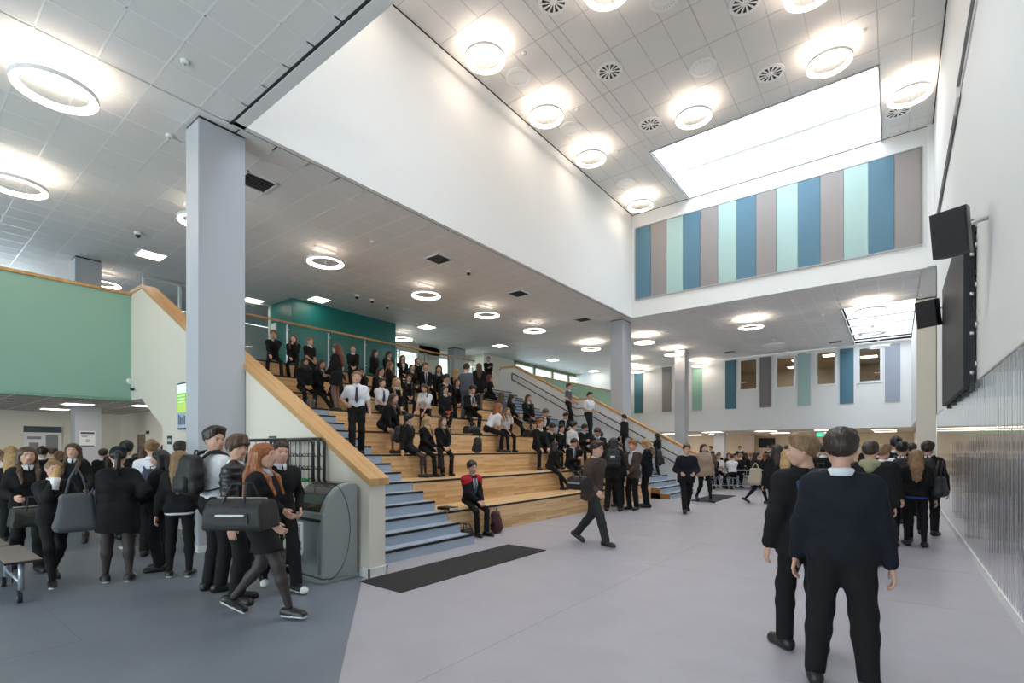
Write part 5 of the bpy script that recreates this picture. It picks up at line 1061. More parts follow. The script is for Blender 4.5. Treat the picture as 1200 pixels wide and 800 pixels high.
GMESH = {}
def gm(name, G, key, mats):
    k = (id(G[key][0]) if key in ('hair', 'cap', 'shoel', 'shoer') else id(G), 'shoe' if key.startswith('shoe') else key, tuple(m.name for m in mats))
    if k not in GMESH:
        g = G[key]; GMESH[k] = mk_mesh(name, g if isinstance(g, list) else [g if len(g) == 3 else (g[0], g[1], 0)], mats)
    return GMESH[k]
def hem_ring(t, G, col):
    J, (g, off, hem, cr) = G['J'], G['fit']; T = torso_prims(J, g, off + .006); f = Field(*prims_box(T, .02), cr)
    v = np.maximum(np.maximum(f.union(T, 45), f.plane(J['P'] - J['u'] * (hem + .012), -J['u'])), f.plane(J['P'] - J['u'] * (hem - .022), J['u']))
    V, Q = surface_nets(v, f.lo, cr); link('hem', mk_mesh('hem', [(V, Q, 0)], [CL[col] if col in CL else M_BLUEHEM]), t)
def person(x, y, z, face, label, legs='stand', arms='down', top='jumper', topc='black', bottom='trousers', botc='black', hair='short', hairc='dark', skin=0, H=1.68, res=2, fem=False, g=1.0, lean=0, hyaw=0, hpitch=0, twist=0, seat=.492, collar=True, tie=None, shoe='low', sole='b', legc=None, group=None, tilt=0, front=False, hem=None, yoke=None, cap=None):
    """face: heading in degrees, 0 = +X (towards the right wall), 90 = +Y (away down the hall)"""
    sc = H / 1.70; pose = dict(legs=legs, arms=arms, lean=lean, hyaw=hyaw, hpitch=hpitch, fem=fem, twist=twist, seat=round(seat / sc, 3) if legs.startswith('sit') else (round(.1641 / sc, 3) if legs.startswith('step') else 0), htilt=tilt)
    G = figure_geo(pose, top, bottom, g, res, hair, shoe)
    t = thing('person', label, 'person', (x, y, z + .005), R(face - 90), group); t.scale = (sc, sc, sc)
    hc = HAIRC.get(hairc) or CL[hairc]; brow = HAIRC['dark'] if hairc in CL else hc
    lc = CL[legc] if legc else (CL[botc] if bottom != 'skirt' else CL['tights'])
    lip = M_LIP if skin < 2 else mat('lips_deep', (.26, .11, .085), .45); link('body', gm('body', G, 'body', [SKINS[skin], lip, BROW.get(hairc, BROW['dark']), M_EYEW, M_IRIS, lc]), t)
    link({'cap': 'cap', 'hijab': 'headscarf'}.get(hair, 'hair'), gm('hair', G, 'hair', [hc]), t).matrix_basis = G['mhead']
    link({'jumper': 'jumper', 'shirt': 'shirt', 'tee': 'shirt', 'blazer': 'blazer', 'coat': 'coat', 'puffer': 'puffer_jacket', 'cardigan': 'cardigan'}[top], gm(top, G, 'top', [CL[topc]]), t)
    link({'trousers': 'trousers', 'leggings': 'leggings', 'skirt': 'skirt'}[bottom], gm(bottom, G, 'bottom', [CL[botc]]), t)
    sm = [{'b': M_SHOE, 'w': M_SHOE, 'W': M_SHOEW}[sole], {'b': M_SOLEB, 'w': M_SOLEW, 'W': M_SOLEW}[sole]]
    for n in 'lr': link('shoe', gm('shoe', G, 'shoe' + n, sm), t).matrix_basis = G['mshoe' + n]
    if collar and hair != 'hijab': link('collar', gm('collar', G, 'collar', [CL['white']]), t)
    if front or (top == 'blazer'): link('shirt_front', gm('shirt_front', G, 'front', [CL['white']]), t)
    if tie: link('tie', gm('tie', G, 'tie', [M_TIE if tie is True else CL[tie]]), t)
    if yoke: link('shoulder_yoke', gm('yoke', G, 'yoke', [CL[yoke]]), t)
    if cap: link('cap', gm('cap', G, 'cap', [CL[cap]]), t).matrix_basis = G['mhead']
    if hem: hem_ring(t, G, hem)
    return t, G['J'], sc
# ------------------------------------------------------------------ bags, phones, food: things of their own, held or worn
M_BAG = mat('black_bag_nylon', (.014, .014, .015), .6, bump=.3, bscale=60); M_BAGW = mat('bag_white_print', (.7, .7, .7), .6); M_TOTE = mat('grey_tote_canvas', (.085, .09, .105), .8, bump=.3, bscale=80); M_BLUEST = mat('blue_strap', (.02, .05, .14), .7)
M_MAROON = mat('maroon_bag', (.055, .012, .018), .7, bump=.3, bscale=40); M_BEIGE = mat('beige_bag', (.48, .42, .33), .8); M_CAMO = mat('dark_green_bag', (.03, .035, .028), .6, var=.5, vscale=10); M_BREAD = mat('bread', (.50, .33, .14), .8, bump=.4, bscale=30); M_SPHONE = mat('phone_black', (.01, .01, .012), .15); M_ORANGE = mat('orange_box', (.70, .10, .03), .4)
def blob(prims, h, k, nm, ma, par, flat=None):
    f = Field(*prims_box(prims, .01), h); v = f.union(prims, k)
    for p, n in (flat or []): v = np.maximum(v, f.plane(p, n))
    V, Q = surface_nets(v, f.lo, h); me = mk_mesh(nm, [(V, Q, 0)], [ma]); return link(nm, me, par)
BAGP = {}
def backpack(label, loc, rz, ma=None, sc=1.0, straps=True, tilt=0, logo=False):
    """upright backpack, back panel towards +Y, bottom at z = 0"""
    ma = ma or M_BAG; key = (ma.name, straps, logo)
    if key in BAGP: t = dup(BAGP[key], loc, rz, label)
    else:
        t = thing('backpack', label, 'bag', loc, rz)
        blob([(V3(-.09, 0, .09), V3(.09, 0, .09), .085, .085), (V3(-.08, 0, .22), V3(.08, 0, .22), .09, .09), (V3(-.06, .01, .34), V3(.06, .01, .34), .08, .08)], .016, 45, 'bag_body', ma, t)
        blob([(V3(-.07, -.085, .09), V3(.07, -.085, .09), .05, .05), (V3(-.065, -.08, .17), V3(.065, -.08, .17), .045, .045)], .014, 60, 'front_pocket', ma, t)
        MB().tube([(-.03, .06, .41), (-.025, .06, .46), (.025, .06, .46), (.03, .06, .41)], .009, 6).build('grab_handle', M_BAG, t, smooth=True)
        MB().tube([(-.12, -.06, .12), (-.11, -.055, .30), (-.05, -.04, .41), (.05, -.04, .41), (.11, -.055, .30), (.12, -.06, .12)], .006, 5).build('zip', M_DKSTEEL, t, smooth=True)
        if straps:
            for s in (-1, 1): MB().tube([(s * .07, .07, .37), (s * .085, .14, .435), (s * .093, .23, .45), (s * .10, .31, .41), (s * .11, .365, .32), (s * .13, .35, .20), (s * .165, .24, .08), (s * .15, .10, .05), (s * .12, .04, .06)], [.012, .02, .022, .022, .020, .014, .010, .008, .008], 6).build('strap', ma, t, smooth=True)
        if logo: MB().box(-.05, .05, -.105, -.098, .24, .27).build('white_mark', M_BAGW, t)
        BAGP[key] = t
    t.scale = (sc, sc, sc); t.rotation_euler[0] = tilt; return t
def duffel(label, loc, rz, ma, L=.46, r=.13):
    t = thing('holdall', label, 'bag', loc, rz)
    blob([(V3(-L / 2, a_ * r * .42, r * (.75 + .35 * b_)), V3(L / 2, a_ * r * .42, r * (.75 + .35 * b_) - (.01 if b_ > 0 else 0)), r * .66, r * .66) for a_ in (-1, 1) for b_ in (-1, 1)], .015, 45, 'bag_body', ma, t, flat=[((L / 2 - .02, 0, 0), nrm(V3(1, .0, .12))), ((-L / 2 + .02, 0, 0), nrm(V3(-1, .0, .12))), ((0, 0, .002), (0, 0, -1))])
    for s in (-1, 1): MB().rbox(-L * .28, L * .28, s * (r * 1.1) - .012, s * (r * 1.1) + .012, r * .35, r * 1.05, .01).build('side_pocket', ma, t)
    for s in (-1, 1): MB().tube([(-.1, s * r * 1.0, r * 1.2), (-.06, s * .05, r * 2.6), (.06, s * .05, r * 2.6), (.1, s * r * 1.0, r * 1.2)], .011, 6).build('handle', M_BAG, t, smooth=True)
    MB().tube([(-L / 2 + .06, 0, 1.78 * r), (L / 2 - .06, 0, 1.78 * r)], .006, 5).build('zip', M_STEEL, t)
    return t
def tote(label, loc, rz, ma, w=.42, hgt=.40, d=.13, hh=.36):
    t = thing('tote_bag', label, 'bag', loc, rz)
    blob([(V3(-w / 2 + .06, 0, .06), V3(w / 2 - .06, 0, .06), d / 2, d / 2), (V3(-w / 2 + .09, 0, hgt), V3(w / 2 - .09, 0, hgt), .03, .03)] + [(V3((-w / 2 + .06) + (w - .12) * q / 6, 0, .06), V3((-w / 2 + .09) + (w - .18) * q / 6, 0, hgt), d / 2, .035) for q in range(7)], .014, 60, 'bag_body', ma, t)
    for s in (-1, 1): MB().tube([(-.10, s * .02, hgt), (-.06, s * .03, hgt + hh * .6), (0, s * .03, hgt + hh), (.06, s * .03, hgt + hh * .6), (.10, s * .02, hgt)], .011, 6).build('handle', ma, t, smooth=True)
    return t
def phone_at(p, rz, label):
    t = thing('mobile_phone', label, 'phone', p, rz); o = MB().rbox(-.036, .036, -.004, .004, -.07, .07, .003).build('case', M_SPHONE, t); t.rotation_euler = (R(-35), 0, rz); MB().box(-.032, .032, .0041, .0046, -.065, .065).build('screen', mat('phone_screen', (.25, .28, .33), .1), t)
BLAB = {'tall boy in white shirt': 'big black backpack of the tall white-shirted boy beside the column', 'black-haired boy in white': 'black backpack of the white-shirted boy in the right queue', 'bulky': 'bulky black backpack nearest the glossy wall in the right queue', 'tall long-haired': 'black backpack with pale mark on the tall pupil facing the seating',
        'blond girl in navy': 'black backpack of the blond girl looking at her phone', 'leftmost of three': 'black backpack of the dark-haired girl sitting on the third tier'}
def P(x, y, z, face, label, bag=None, hood=None, glasses=False, **kw):
    face = face % 360; t, J, sc = person(x, y, z, face, label, **kw); a = R(face - 90); ca, sa = math.cos(a), math.sin(a); g = kw.get('g', 1.0)
    def Wd(p): return (x + (p[0] * ca - p[1] * sa) * sc, y + (p[0] * sa + p[1] * ca) * sc, z + p[2] * sc)
    short = label if len(label.split()) < 10 else ' '.join(label.split()[:9])
    while len(short.split()) > 3 and short.split()[-1] in ('with', 'in', 'a', 'the', 'and', 'of', 'on', 'his', 'her', 'by', 'white', 'black', 'blue', 'third', 'long', 'at', 'looking', 'flat', 'seen', 'bulky', 'notice', 'from'): short = ' '.join(short.split()[:-1])
    if hood: V = [(J['N'] - J['fw'] * .07 - J['rt2'] * .07, J['N'] - J['fw'] * .07 + J['rt2'] * .07, .055, .055), (J['N'] - J['fw'] * .10 - J['u'] * .07, J['N'] - J['fw'] * .09, .06, .07), (J['N'] - J['rt2'] * .10 - J['u'] * .01, J['N'] - J['rt2'] * .06 + J['fw'] * .06, .035, .03), (J['N'] + J['rt2'] * .10 - J['u'] * .01, J['N'] + J['rt2'] * .06 + J['fw'] * .06, .035, .03)]; blob(V, .014, 60, 'hood', CL[hood], t)
    if glasses:
        q = MB()
        for s in (-1, 1): q.tube([tuple(J['H'] + J['hr'] * (s * .032 + .024 * math.cos(b)) + J['hu'] * (.006 + .018 * math.sin(b)) + J['hf'] * .094) for b in np.linspace(0, 2 * PI, 11)[:-1]], .0028, 5, closed=True)
        q.tube([tuple(J['H'] - J['hr'] * .009 + J['hf'] * .095 + J['hu'] * .008), tuple(J['H'] + J['hr'] * .009 + J['hf'] * .095 + J['hu'] * .008)], .0025, 5)
        for s in (-1, 1): q.tube([tuple(J['H'] + J['hr'] * s * .056 + J['hf'] * .092 + J['hu'] * .008), tuple(J['H'] + J['hr'] * s * .082 + J['hu'] * .012)], .0025, 5)
        q.build('glasses', M_BLACK, t, smooth=True)
    for b in bag or []:
        bk = J['C'] - J['fw2'] * (.105 * g + .135 + (.045 if kw.get('hair') in ('long', 'longdark') else 0)) - J['u'] * .20
        hl, hr = J['Wl'] + nrm(J['Wl'] - J['El']) * .09, J['Wr'] + nrm(J['Wr'] - J['Er']) * .09
        if b == 'backpack': backpack(next(v for k_, v in BLAB.items() if k_ in label), Wd(bk), a, sc=sc, logo='boy' not in label)
        elif b == 'slingblue':
            bp = backpack('dark blue bag on the back of the boy in the white short-sleeved shirt', Wd(bk + J['rt'] * .07 - J['u'] * .06), a, ma=mat('navy_bag', (.02, .03, .07), .6), sc=sc * .8, straps=False)
            q = MB(); q.tube([tuple(v) for v in (J['P'] + J['u'] * .16 - J['fw'] * .13 + J['rt'] * .14, J['C'] - J['fw'] * .135, J['N'] - J['u'] * .07 - J['rt'] * .10 - J['fw'] * .055, J['N'] - J['u'] * .05 - J['rt'] * .11 + J['fw'] * .04)], [.022, .024, .024, .02], 6); o = q.build('shoulder_strap', M_BLUEST, bp, smooth=True); o.matrix_parent_inverse = Matrix(); M0 = Matrix.Translation(Vector((x, y, z))) @ Matrix.Rotation(a, 4, 'Z') @ Matrix.Scale(sc, 4); Mb = Matrix.Translation(bp.location) @ Matrix.Rotation(a, 4, 'Z') @ Matrix.Scale(sc * .8, 4); o.data.transform(Mb.inverted() @ M0)
        elif b == 'slingblue2': backpack('black bag with blue straps behind the boy in profile on the right', Wd(J['C'] - J['fw2'] * .20 - J['u'] * .12 + J['rt'] * .04), a, ma=mat('black_bag_blue', (.012, .016, .03), .6), sc=sc * .85, straps=False); q = MB(); q.tube([Wd(v) for v in (J['C'] - J['fw'] * .14 - J['rt'] * .09 - J['u'] * .02, J['C'] + J['u'] * .12 - J['fw'] * .125 - J['rt'] * .10, J['N'] - J['u'] * .06 - J['rt'] * .11 - J['fw'] * .02, J['N'] - J['u'] * .10 - J['rt'] * .12 + J['fw'] * .09)], [.028, .028, .028, .022], 6); tag(q.build('bag_strap', M_BLUEST, smooth=True), 'bright blue shoulder strap of the boy in profile', 'strap')
        elif b == 'tote': tote('large grey canvas tote bag hanging from the capped girl', Wd(J['P'] - J['rt'] * .40 - J['u'] * .24 + J['fw'] * .02), a + R(8), M_TOTE, w=.40, hgt=.38, d=.12, hh=.36)
        elif b == 'shoulder': tote('dark shoulder bag at the hip of the girl by the glossy wall', Wd(J['P'] + J['rt'] * .33 - J['u'] * .02), a + R(70), M_BAG, w=.36, hgt=.26, hh=.30)
        elif b == 'beige': tote('beige fabric bag carried near the far dining tables', Wd(J['P'] + J['rt'] * .38 - J['u'] * .25), a + R(80), M_BEIGE, w=.40, hgt=.40, hh=.2)
        elif b == 'duffel': duffel('dark green holdall carried at the left edge', Wd((hl + hr) / 2 - V3(0, -.06, .34)), a, M_CAMO, .5, .14)
        elif b == 'sports': t3 = duffel('big black sports bag swung by the red-haired girl', Wd(J['P'] + J['rt'] * .44 + J['u'] * .02 + J['fw'] * .05), a + R(90), M_BAG, .56, .15); MB().box(-.12, .12, -.190, -.176, .13, .145).build('pale_stripe', M_BAGW, t3); MB().box(-.12, .12, .176, .190, .13, .145).build('pale_stripe', M_BAGW, t3)
        elif b == 'satchel': t3 = duffel('black bag with pale stripe slung on the boy in the brown jacket', Wd(J['P'] + J['rt'] * .37 + J['u'] * .02), a + R(80), M_BAG, .42, .12); [MB().rbox(-.13, .13, q_ * .148 - .006, q_ * .148 + .006, .10, .125, .002).build('pale_stripe', mat('silver_stripe', (.35, .35, .36), .4), t3) for q_ in (-1, 1)]
        elif b == 'phone': phone_at(Wd((hl + hr) / 2 + J['u'] * .06 + J['fw'] * .02), a, 'mobile phone held by the ' + ('blond girl in the navy blazer' if 'blond' in label else 'boy in the open blazer'))
        elif b == 'roll':
            t2 = thing('bread_roll', 'long bread roll eaten by the walking girl', 'food', Wd(hr + J['u'] * .03 + J['fw'] * .02), a); blob([(V3(0, 0, -.12), V3(-.02, -.02, .03), .034, .032)], .012, 60, 'crust', M_BREAD, t2); MB().tube([(.012, .01, -.20), (-.002, -.004, -.06)], [.044, .048], 10).build('paper_wrap', M_PAPER, t2, smooth=True)
        elif b == 'sandwich':
            t2 = thing('sandwich', 'sandwich in yellow wrapper held by the ' + ('pupil in the black headscarf' if 'headscarf' in label else 'boy in the black T-shirt'), 'food', Wd((hl + hr) / 2 + J['u'] * .02 + J['fw'] * .03), a); MB().prism([(-.07, -.01), (.07, -.01), (.0, .06)], 'y', -.025, .025).build('bread', M_BREAD, t2); MB().prism([(-.06, -.018), (.06, -.018), (.0, .02)], 'y', -.03, .03).build('wrapper', mat('yellow_wrap', (.65, .50, .08), .5), t2)
        elif b == 'lunch':
            t2 = thing('lunch_box', 'orange lunch box held by the girl on the fifth tier', 'box', Wd((hl + hr) / 2 + J['u'] * .03 + J['fw'] * .04), a); MB().rbox(-.08, .08, -.05, .05, -.03, .03, .012).build('base', M_ORANGE, t2); MB().rbox(-.084, .084, -.054, .054, .028, .045, .006).build('lid', M_ORANGE, t2)
    return t
# ---- the cast: P(x, y, z, heading, label, ...)
P(-7.35, 1.83, 0.000, 524, 'girl in black cap and short black dress with a grey tote bag, back turned', H=1.61, res=1, fem=True, g=1.2, hair='pony', hairc='black', cap='navy', bottom='skirt', arms=('front', 'hip'), sole='w', shoe='high', collar=False, legs='weight', bag=['tote'])
P(-7.86, 1.34, 0.000, 362, 'girl walking towards us holding a long bread roll to her mouth', H=1.48, res=1, fem=True, hair='bun', hairc='light', bottom='leggings', arms=('carry', 'eat'), legs='walk', sole='w', hpitch=-8, bag=['roll'])
P(-9.02, 1.28, 0.000, 362, 'girl in black jumper carrying a dark holdall at the left edge', H=1.64, res=1, fem=True, hair='long', hairc='brown', bottom='trousers', arms=('carry', 'carry'), legs='walk2', bag=['duffel'])
P(-10.62, 2.05, 0.000, 334, 'long-haired girl walking in a short skirt behind the girl with the bread roll', H=1.70, res=1, fem=True, hair='long', hairc='brown', bottom='skirt', legc='tan', arms='swingf', legs='walk')
P(-12.11, 1.52, 0.000, 525, 'girl with long blond hair seen from behind at the left edge', H=1.50, fem=True, hair='long', hairc='blond')
P(-12.73, 1.42, 0.000, 504, 'white-shirted boy cut off by the left picture edge', H=1.58, hair='crop', hairc='light', top='shirt', topc='white')
P(-15.21, 2.41, 0.000, 529, 'dark-haired pupil with headphones in the queue by the dark door', H=1.60, hair='curly', hairc='dark')
P(-15.44, 2.74, 0.000, 525, 'fair-haired girl in the queue just left of the notice column', H=1.54, fem=True, hair='long', hairc='light')
P(-18.24, 3.10, 0.000, 510, 'small brown-haired boy far back in the left queue', H=1.58, hair='short', hairc='brown')
P(-15.39, 3.53, 0.000, 512, 'dark-haired boy right behind the notice column in the queue', H=1.56, hair='short', hairc='dark')
P(-13.54, 3.20, 0.000, 537, 'short dark-haired girl just right of the notice column', H=1.43, fem=True, hair='half', hairc='dark')
P(-10.78, 2.80, 0.000, 530, 'tall dark-haired boy directly beyond the girl in the cap', H=1.69, hair='curly', hairc='black', top='coat')
P(-12.33, 3.37, 0.000, 515, 'girl with dark hair half hidden between cap girl and white-shirted boy', H=1.48, fem=True, hair='long', hairc='dark')
P(-11.24, 3.20, 0.000, 504, 'brown-haired girl just left of the boy with the blue strap', H=1.66, fem=True, hair='long', hairc='brown')
P(-13.13, 4.14, 0.000, 513, 'dark-haired boy behind the boy with the blue strap', H=1.66, hair='short', hairc='black')
P(-14.53, 4.71, 0.000, 542, 'boy with black hair under the small notice on the cream wall', H=1.66, hair='crop', hairc='black')
P(-9.80, 3.30, 0.000, 516, 'short brown-haired boy beside the tall column, back of head showing', H=1.69, hair='short', hairc='dark')
P(-8.77, 2.59, 0.000, 504, 'boy in white short-sleeved shirt with a blue bag strap, back turned', H=1.71, res=1, hair='crop', hairc='light', top='shirt', topc='white', arms='down', legs='stand', bag=['slingblue'])
P(-7.63, 2.35, 0.000, 238, 'girl in profile with long black hair and flat black shoes', H=1.57, res=1, fem=True, hair='longdark', hairc='black', arms='front', top='cardigan')
P(-7.04, 2.37, 0.000, 513, 'girl seen from behind with very long brown hair and white trainers', H=1.56, res=1, fem=True, hair='long', hairc='light', bottom='leggings', sole='w', hem='white', legs='weight')
P(-6.06, 2.38, 0.000, 457, 'tall boy in white shirt with black backpack looking over his shoulder', H=1.81, res=1, hair='quiff', hairc='dark', top='shirt', topc='white', arms='strap', hyaw=-84, bag=['backpack'])
P(-5.41, 2.34, 0.000, 409, 'boy with fringe in black quilted puffer jacket beside the trolleys', H=1.71, res=1, hair='fringe', hairc='brown', top='puffer', topc='puffer', hyaw=-38, arms='down')
P(-4.77, 2.30, 0.000, 396, 'red-haired girl striding past with a big black sports bag', H=1.67, res=1, fem=True, hair='long', hairc='ginger', bottom='skirt', legs='walk', arms=('swingb', 'swingf'), sole='w', bag=['sports'])
P(-5.54, 2.86, 0.000, 355, 'boy with short dark hair and canvas shoes walking in front of the bin', H=1.69, res=1, hair='crop', hairc='dark', shoe='high', sole='w', legs='walk2', arms=('pocket', 'front'), g=0.92)
P(-0.29, 3.97, 0.000, 452, 'heavily built boy in navy jumper standing nearest, seen from behind', H=1.70, res=1, g=1.2, hair='short', hairc='dark', topc='navy', arms='down', legs='wide')
P(-0.57, 4.53, 0.000, 125, 'boy in profile beside the biggest boy, black jacket and blue bag strap', H=1.69, res=1, hair='quiff', hairc='light', top='coat', hyaw=62, arms='down', legs='weight', collar=False, bag=['slingblue2'])
P(-0.28, 8.39, 0.000, 447, 'pupil with an olive hood half hidden behind the biggest boy', H=1.66, hair='short', hairc='dark', top='coat', collar=False, hood='olive')
P(-0.17, 10.12, 0.000, 421, 'light brown-haired boy in black coat right of the olive hood', H=1.63, hair='short', hairc='light', top='coat')
P(0.08, 10.87, 0.000, 452, 'black-haired boy in white shirt with black backpack in the right queue', H=1.69, hair='crop', hairc='black', top='shirt', topc='white', bag=['backpack'])
P(0.26, 10.45, 0.000, 452, 'girl with long fair hair and shoulder bag by the glossy wall', H=1.57, res=1, fem=True, hair='long', hairc='light', top='jumper', bottom='leggings', hem='blue', arms=('front', 'down'), legs='weight', bag=['shoulder'])
P(0.46, 11.91, 0.000, 438, 'dark-haired boy with bulky black backpack nearest the glossy wall', H=1.69, hair='curly', hairc='dark', top='coat', bag=['backpack'])
P(0.00, 13.39, 0.000, 450, 'tall dark-haired pupil beyond the white-shirted boy in the right queue', H=1.80, hair='curly', hairc='black')
P(-0.13, 14.56, 0.000, 290, 'boy facing us deep in the right queue', H=1.66, hair='short', hairc='brown')
P(-0.35, 15.39, 0.000, 361, 'boy in profile deep in the right queue', H=1.62, hair='crop', hairc='dark')
P(-1.21, 12.33, 0.000, 446, 'dark-haired pupil visible between the two nearest boys on the right', H=1.67, hair='short', hairc='black')
P(-1.19, 14.49, 0.000, 465, 'pupil in navy coat hidden behind the two nearest boys', H=1.64, hair='crop', hairc='brown', top='coat', topc='navy')
P(-1.62, 10.53, 0.000, 444, 'blond girl in black coat left of the boy in profile', H=1.57, fem=True, hair='long', hairc='blond', top='coat')
P(-1.98, 11.71, 0.000, 110, 'brown-haired girl in dark coat left of the blond girl', H=1.67, fem=True, hair='long', hairc='dark', top='coat')
P(0.29, 15.13, 0.000, 469, 'dark-haired boy almost hidden behind the fair-haired girl', H=1.68, hair='curly', hairc='dark')
P(-3.99, 7.35, 0.000, 357, 'boy in brown jacket with striped black bag walking past the lowest tier', H=1.73, res=1, hair='short', hairc='dark', top='coat', topc='brown', botc='char', legs='walk', arms=('swingb', 'swingf'), lean=8, bag=['satchel'])
P(-5.67, 11.55, 0.000, 474, 'tall long-haired pupil in black with a backpack, facing the seating', H=1.86, res=1, fem=True, hair='longdark', hairc='black', top='coat', legs='wide', bag=['backpack'])
P(-5.42, 12.18, 0.000, 259, 'ginger boy in brown blazer standing by the end of the lowest tier', H=1.78, hair='short', hairc='ginger', top='blazer', topc='brown', arms='front')
P(-6.00, 12.55, 0.000, 276, 'brown-haired boy in brown blazer behind the ginger boy', H=1.74, hair='short', hairc='brown', top='blazer', topc='brown')
P(-5.36, 12.94, 0.000, 207, 'blond girl in navy blazer with backpack looking at her phone', H=1.86, res=1, fem=True, hair='long', hairc='blond', top='blazer', topc='navy', arms='phone', hpitch=-15, bag=['backpack', 'phone'])
P(-4.15, 12.50, 0.000, 296, 'pupil in navy jacket walking towards us with a bag before the right stair foot', H=1.71, hair='short', hairc='brown', top='coat', topc='navy', legs='walk', arms='carry', lean=8)
P(-4.50, 15.12, 0.010, 312, 'pupil in beige coat walking past the right stair newel', H=1.74, fem=True, hair='half', hairc='dark', top='coat', topc='beige', botc='black', legs='walk2', bottom='leggings')
P(-3.18, 15.68, 0.000, 366, 'girl carrying a beige bag walking across by the far dining tables', H=1.53, fem=True, hair='half', hairc='dark', top='coat', bottom='leggings', legs='walk', bag=['beige'])
P(-10.05, 16.60, 2.462, 10, 'pupil in grey top coming down the upper part of the far stairs', H=1.62, top='shirt', topc='grey', legs='stepd', arms='swingf', hair='short', hairc='brown')
P(-9.13, 16.50, 1.969, -15, 'boy in white shirt coming down the middle of the far stairs', H=1.70, top='shirt', topc='white', legs='stepd', arms='carry', hair='short', hairc='dark', lean=6)
P(-7.90, 17.00, 1.313, 180, 'dark-clothed pupil climbing the far stairs beside the wall', H=1.50, legs='stepu', hair='short', hairc='black', top='coat')
P(-6.68, 17.05, 0.656, 180, 'pupil in black starting up the far stairs', H=1.48, legs='stepu', hair='half', hairc='black', fem=True)
P(-8.21, 5.75, 1.477, -35, 'boy in white shirt and tie walking down the near stairs', H=1.58, res=1, top='shirt', topc='white', tie=True, hair='crop', hairc='light', legs='stepd', arms=('down', 'hip'), botc='black')
P(-11.00, 4.55, 2.626, 180, 'very dark-haired pupil going up the near stairs by the column', H=1.55, fem=True, hair='longdark', hairc='black', top='coat', legs='stepu')
P(-6.17, 6.85, 0.000, -8, 'dark-haired boy with red-shouldered jacket sitting alone on the lowest tier', H=1.53, res=1, hair='curly', hairc='black', skin=1, top='coat', yoke='red', front=True, tie='grey', arms='lap', legs='sit', lean=6, hyaw=-4)
P(-7.09, 10.97, 0.492, 48, 'girl with long dark hair sitting on the second tier, turned to the boy', H=1.48, res=2, fem=True, hair='longdark', hairc='black', skin=1, arms='lap', lean=18, hyaw=25, legs='sitout')
P(-7.09, 11.96, 0.492, -5, 'boy in blazer and tie sitting on the second tier with food in his hands', H=1.60, hair='short', hairc='dark', top='blazer', tie=True, arms='phone', hpitch=-20, lean=12, legs='sitout')
P(-8.01, 7.00, 0.985, 35, 'dark-haired girl with a backpack, leftmost of three on the third tier', H=1.48, res=1, fem=True, hair='short', hairc='black', bottom='skirt', legc='tights', arms='side', hyaw=25, legs='sit', bag=['backpack'])
P(-8.01, 7.43, 0.985, 15, 'blond girl, middle one of three chatting on the third tier', H=1.48, res=1, fem=True, hair='long', hairc='blond', arms='lap', lean=8, legs='sitcross', hyaw=10)
P(-8.01, 7.89, 0.985, -28, 'brown-haired girl in black sweatshirt, right of three on the third tier', H=1.48, res=1, fem=True, hair='long', hairc='brown', arms='lap', legs='sit', lean=4, hyaw=18, hpitch=10)
P(-8.01, 11.69, 0.985, -22, 'ginger boy with glasses on the third tier', H=1.71, hair='short', hairc='ginger', arms='knee', lean=14, glasses=True, legs='sitwide')
P(-8.01, 12.17, 0.985, -5, 'boy with lowered head right of the ginger boy with glasses', H=1.55, hair='short', hairc='dark', arms='lap', lean=20, hpitch=-25, legs='sitout')
P(-8.01, 12.82, 0.985, -15, 'curly dark-haired boy third from left in the row of boys', H=1.48, hair='curly', hairc='dark', arms='lap', lean=14, legs='sitwide')
P(-8.01, 13.46, 0.985, 45, 'boy in white shirt turned away in the row of boys', H=1.73, twist=20, hair='short', hairc='black', top='shirt', topc='white', arms='knee', lean=18, legs='sittuck')
P(-8.01, 14.21, 0.985, -25, 'boy with fringe in black jumper in the middle of the row of boys', H=1.63, hair='fringe', hairc='dark', arms='phone', lean=10, hpitch=-15, legs='sit')
P(-6.72, 12.73, 0.492, -70, 'boy standing on the lowest tier looking down at his phone', H=1.69, hair='short', hairc='dark', arms='phone', lean=10, hpitch=-30)
P(-6.72, 13.36, 0.492, 200, 'boy in black jacket leaning over, standing on the lowest tier', H=1.64, hair='crop', hairc='dark', top='coat', arms='front', lean=28)
P(-8.93, 7.07, 1.477, 10, 'brown-haired girl bending forward at the stair end of the fourth tier', H=1.64, fem=True, hair='long', hairc='brown', arms='knee', lean=32, bottom='skirt', legc='tan', legs='sit')
P(-8.93, 10.66, 1.477, 48, 'ginger-haired girl in white shirt leaning over on the fourth tier', H=1.77, twist=25, fem=True, hair='long', hairc='ginger', top='shirt', topc='white', arms='knee', lean=34, legs='sit')
P(-8.93, 11.35, 1.477, -20, 'girl in white shirt resting her chin on her hand on the fourth tier', H=1.48, fem=True, hair='long', hairc='light', top='shirt', topc='white', arms=('chin', 'lap'), lean=14, legs='sit')
P(-8.93, 13.19, 1.477, -15, 'boy in black blazer with head down on the fourth tier', H=1.63, hair='curly', hairc='brown', top='blazer', arms='phone', lean=22, hpitch=-25, legs='sit')
P(-8.93, 14.47, 1.477, -12, 'boy in blazer with glasses at the right of the fourth tier', H=1.52, hair='quiff', hairc='dark', top='blazer', arms='phone', lean=18, hpitch=-20, glasses=True, tie='grey', legs='sit')
P(-9.84, 7.65, 1.969, 0, 'boy in white shirt and dark tie at the left of the fifth tier', H=1.48, hair='short', hairc='brown', top='shirt', topc='white', tie=True, arms='lap', lean=6, legs='sit')
P(-9.84, 8.07, 1.969, -20, 'girl with long straight blond hair on the fifth tier', H=1.64, fem=True, hair='long', hairc='blond', arms='lap', lean=8, bottom='skirt', legc='tights', legs='sittuck')
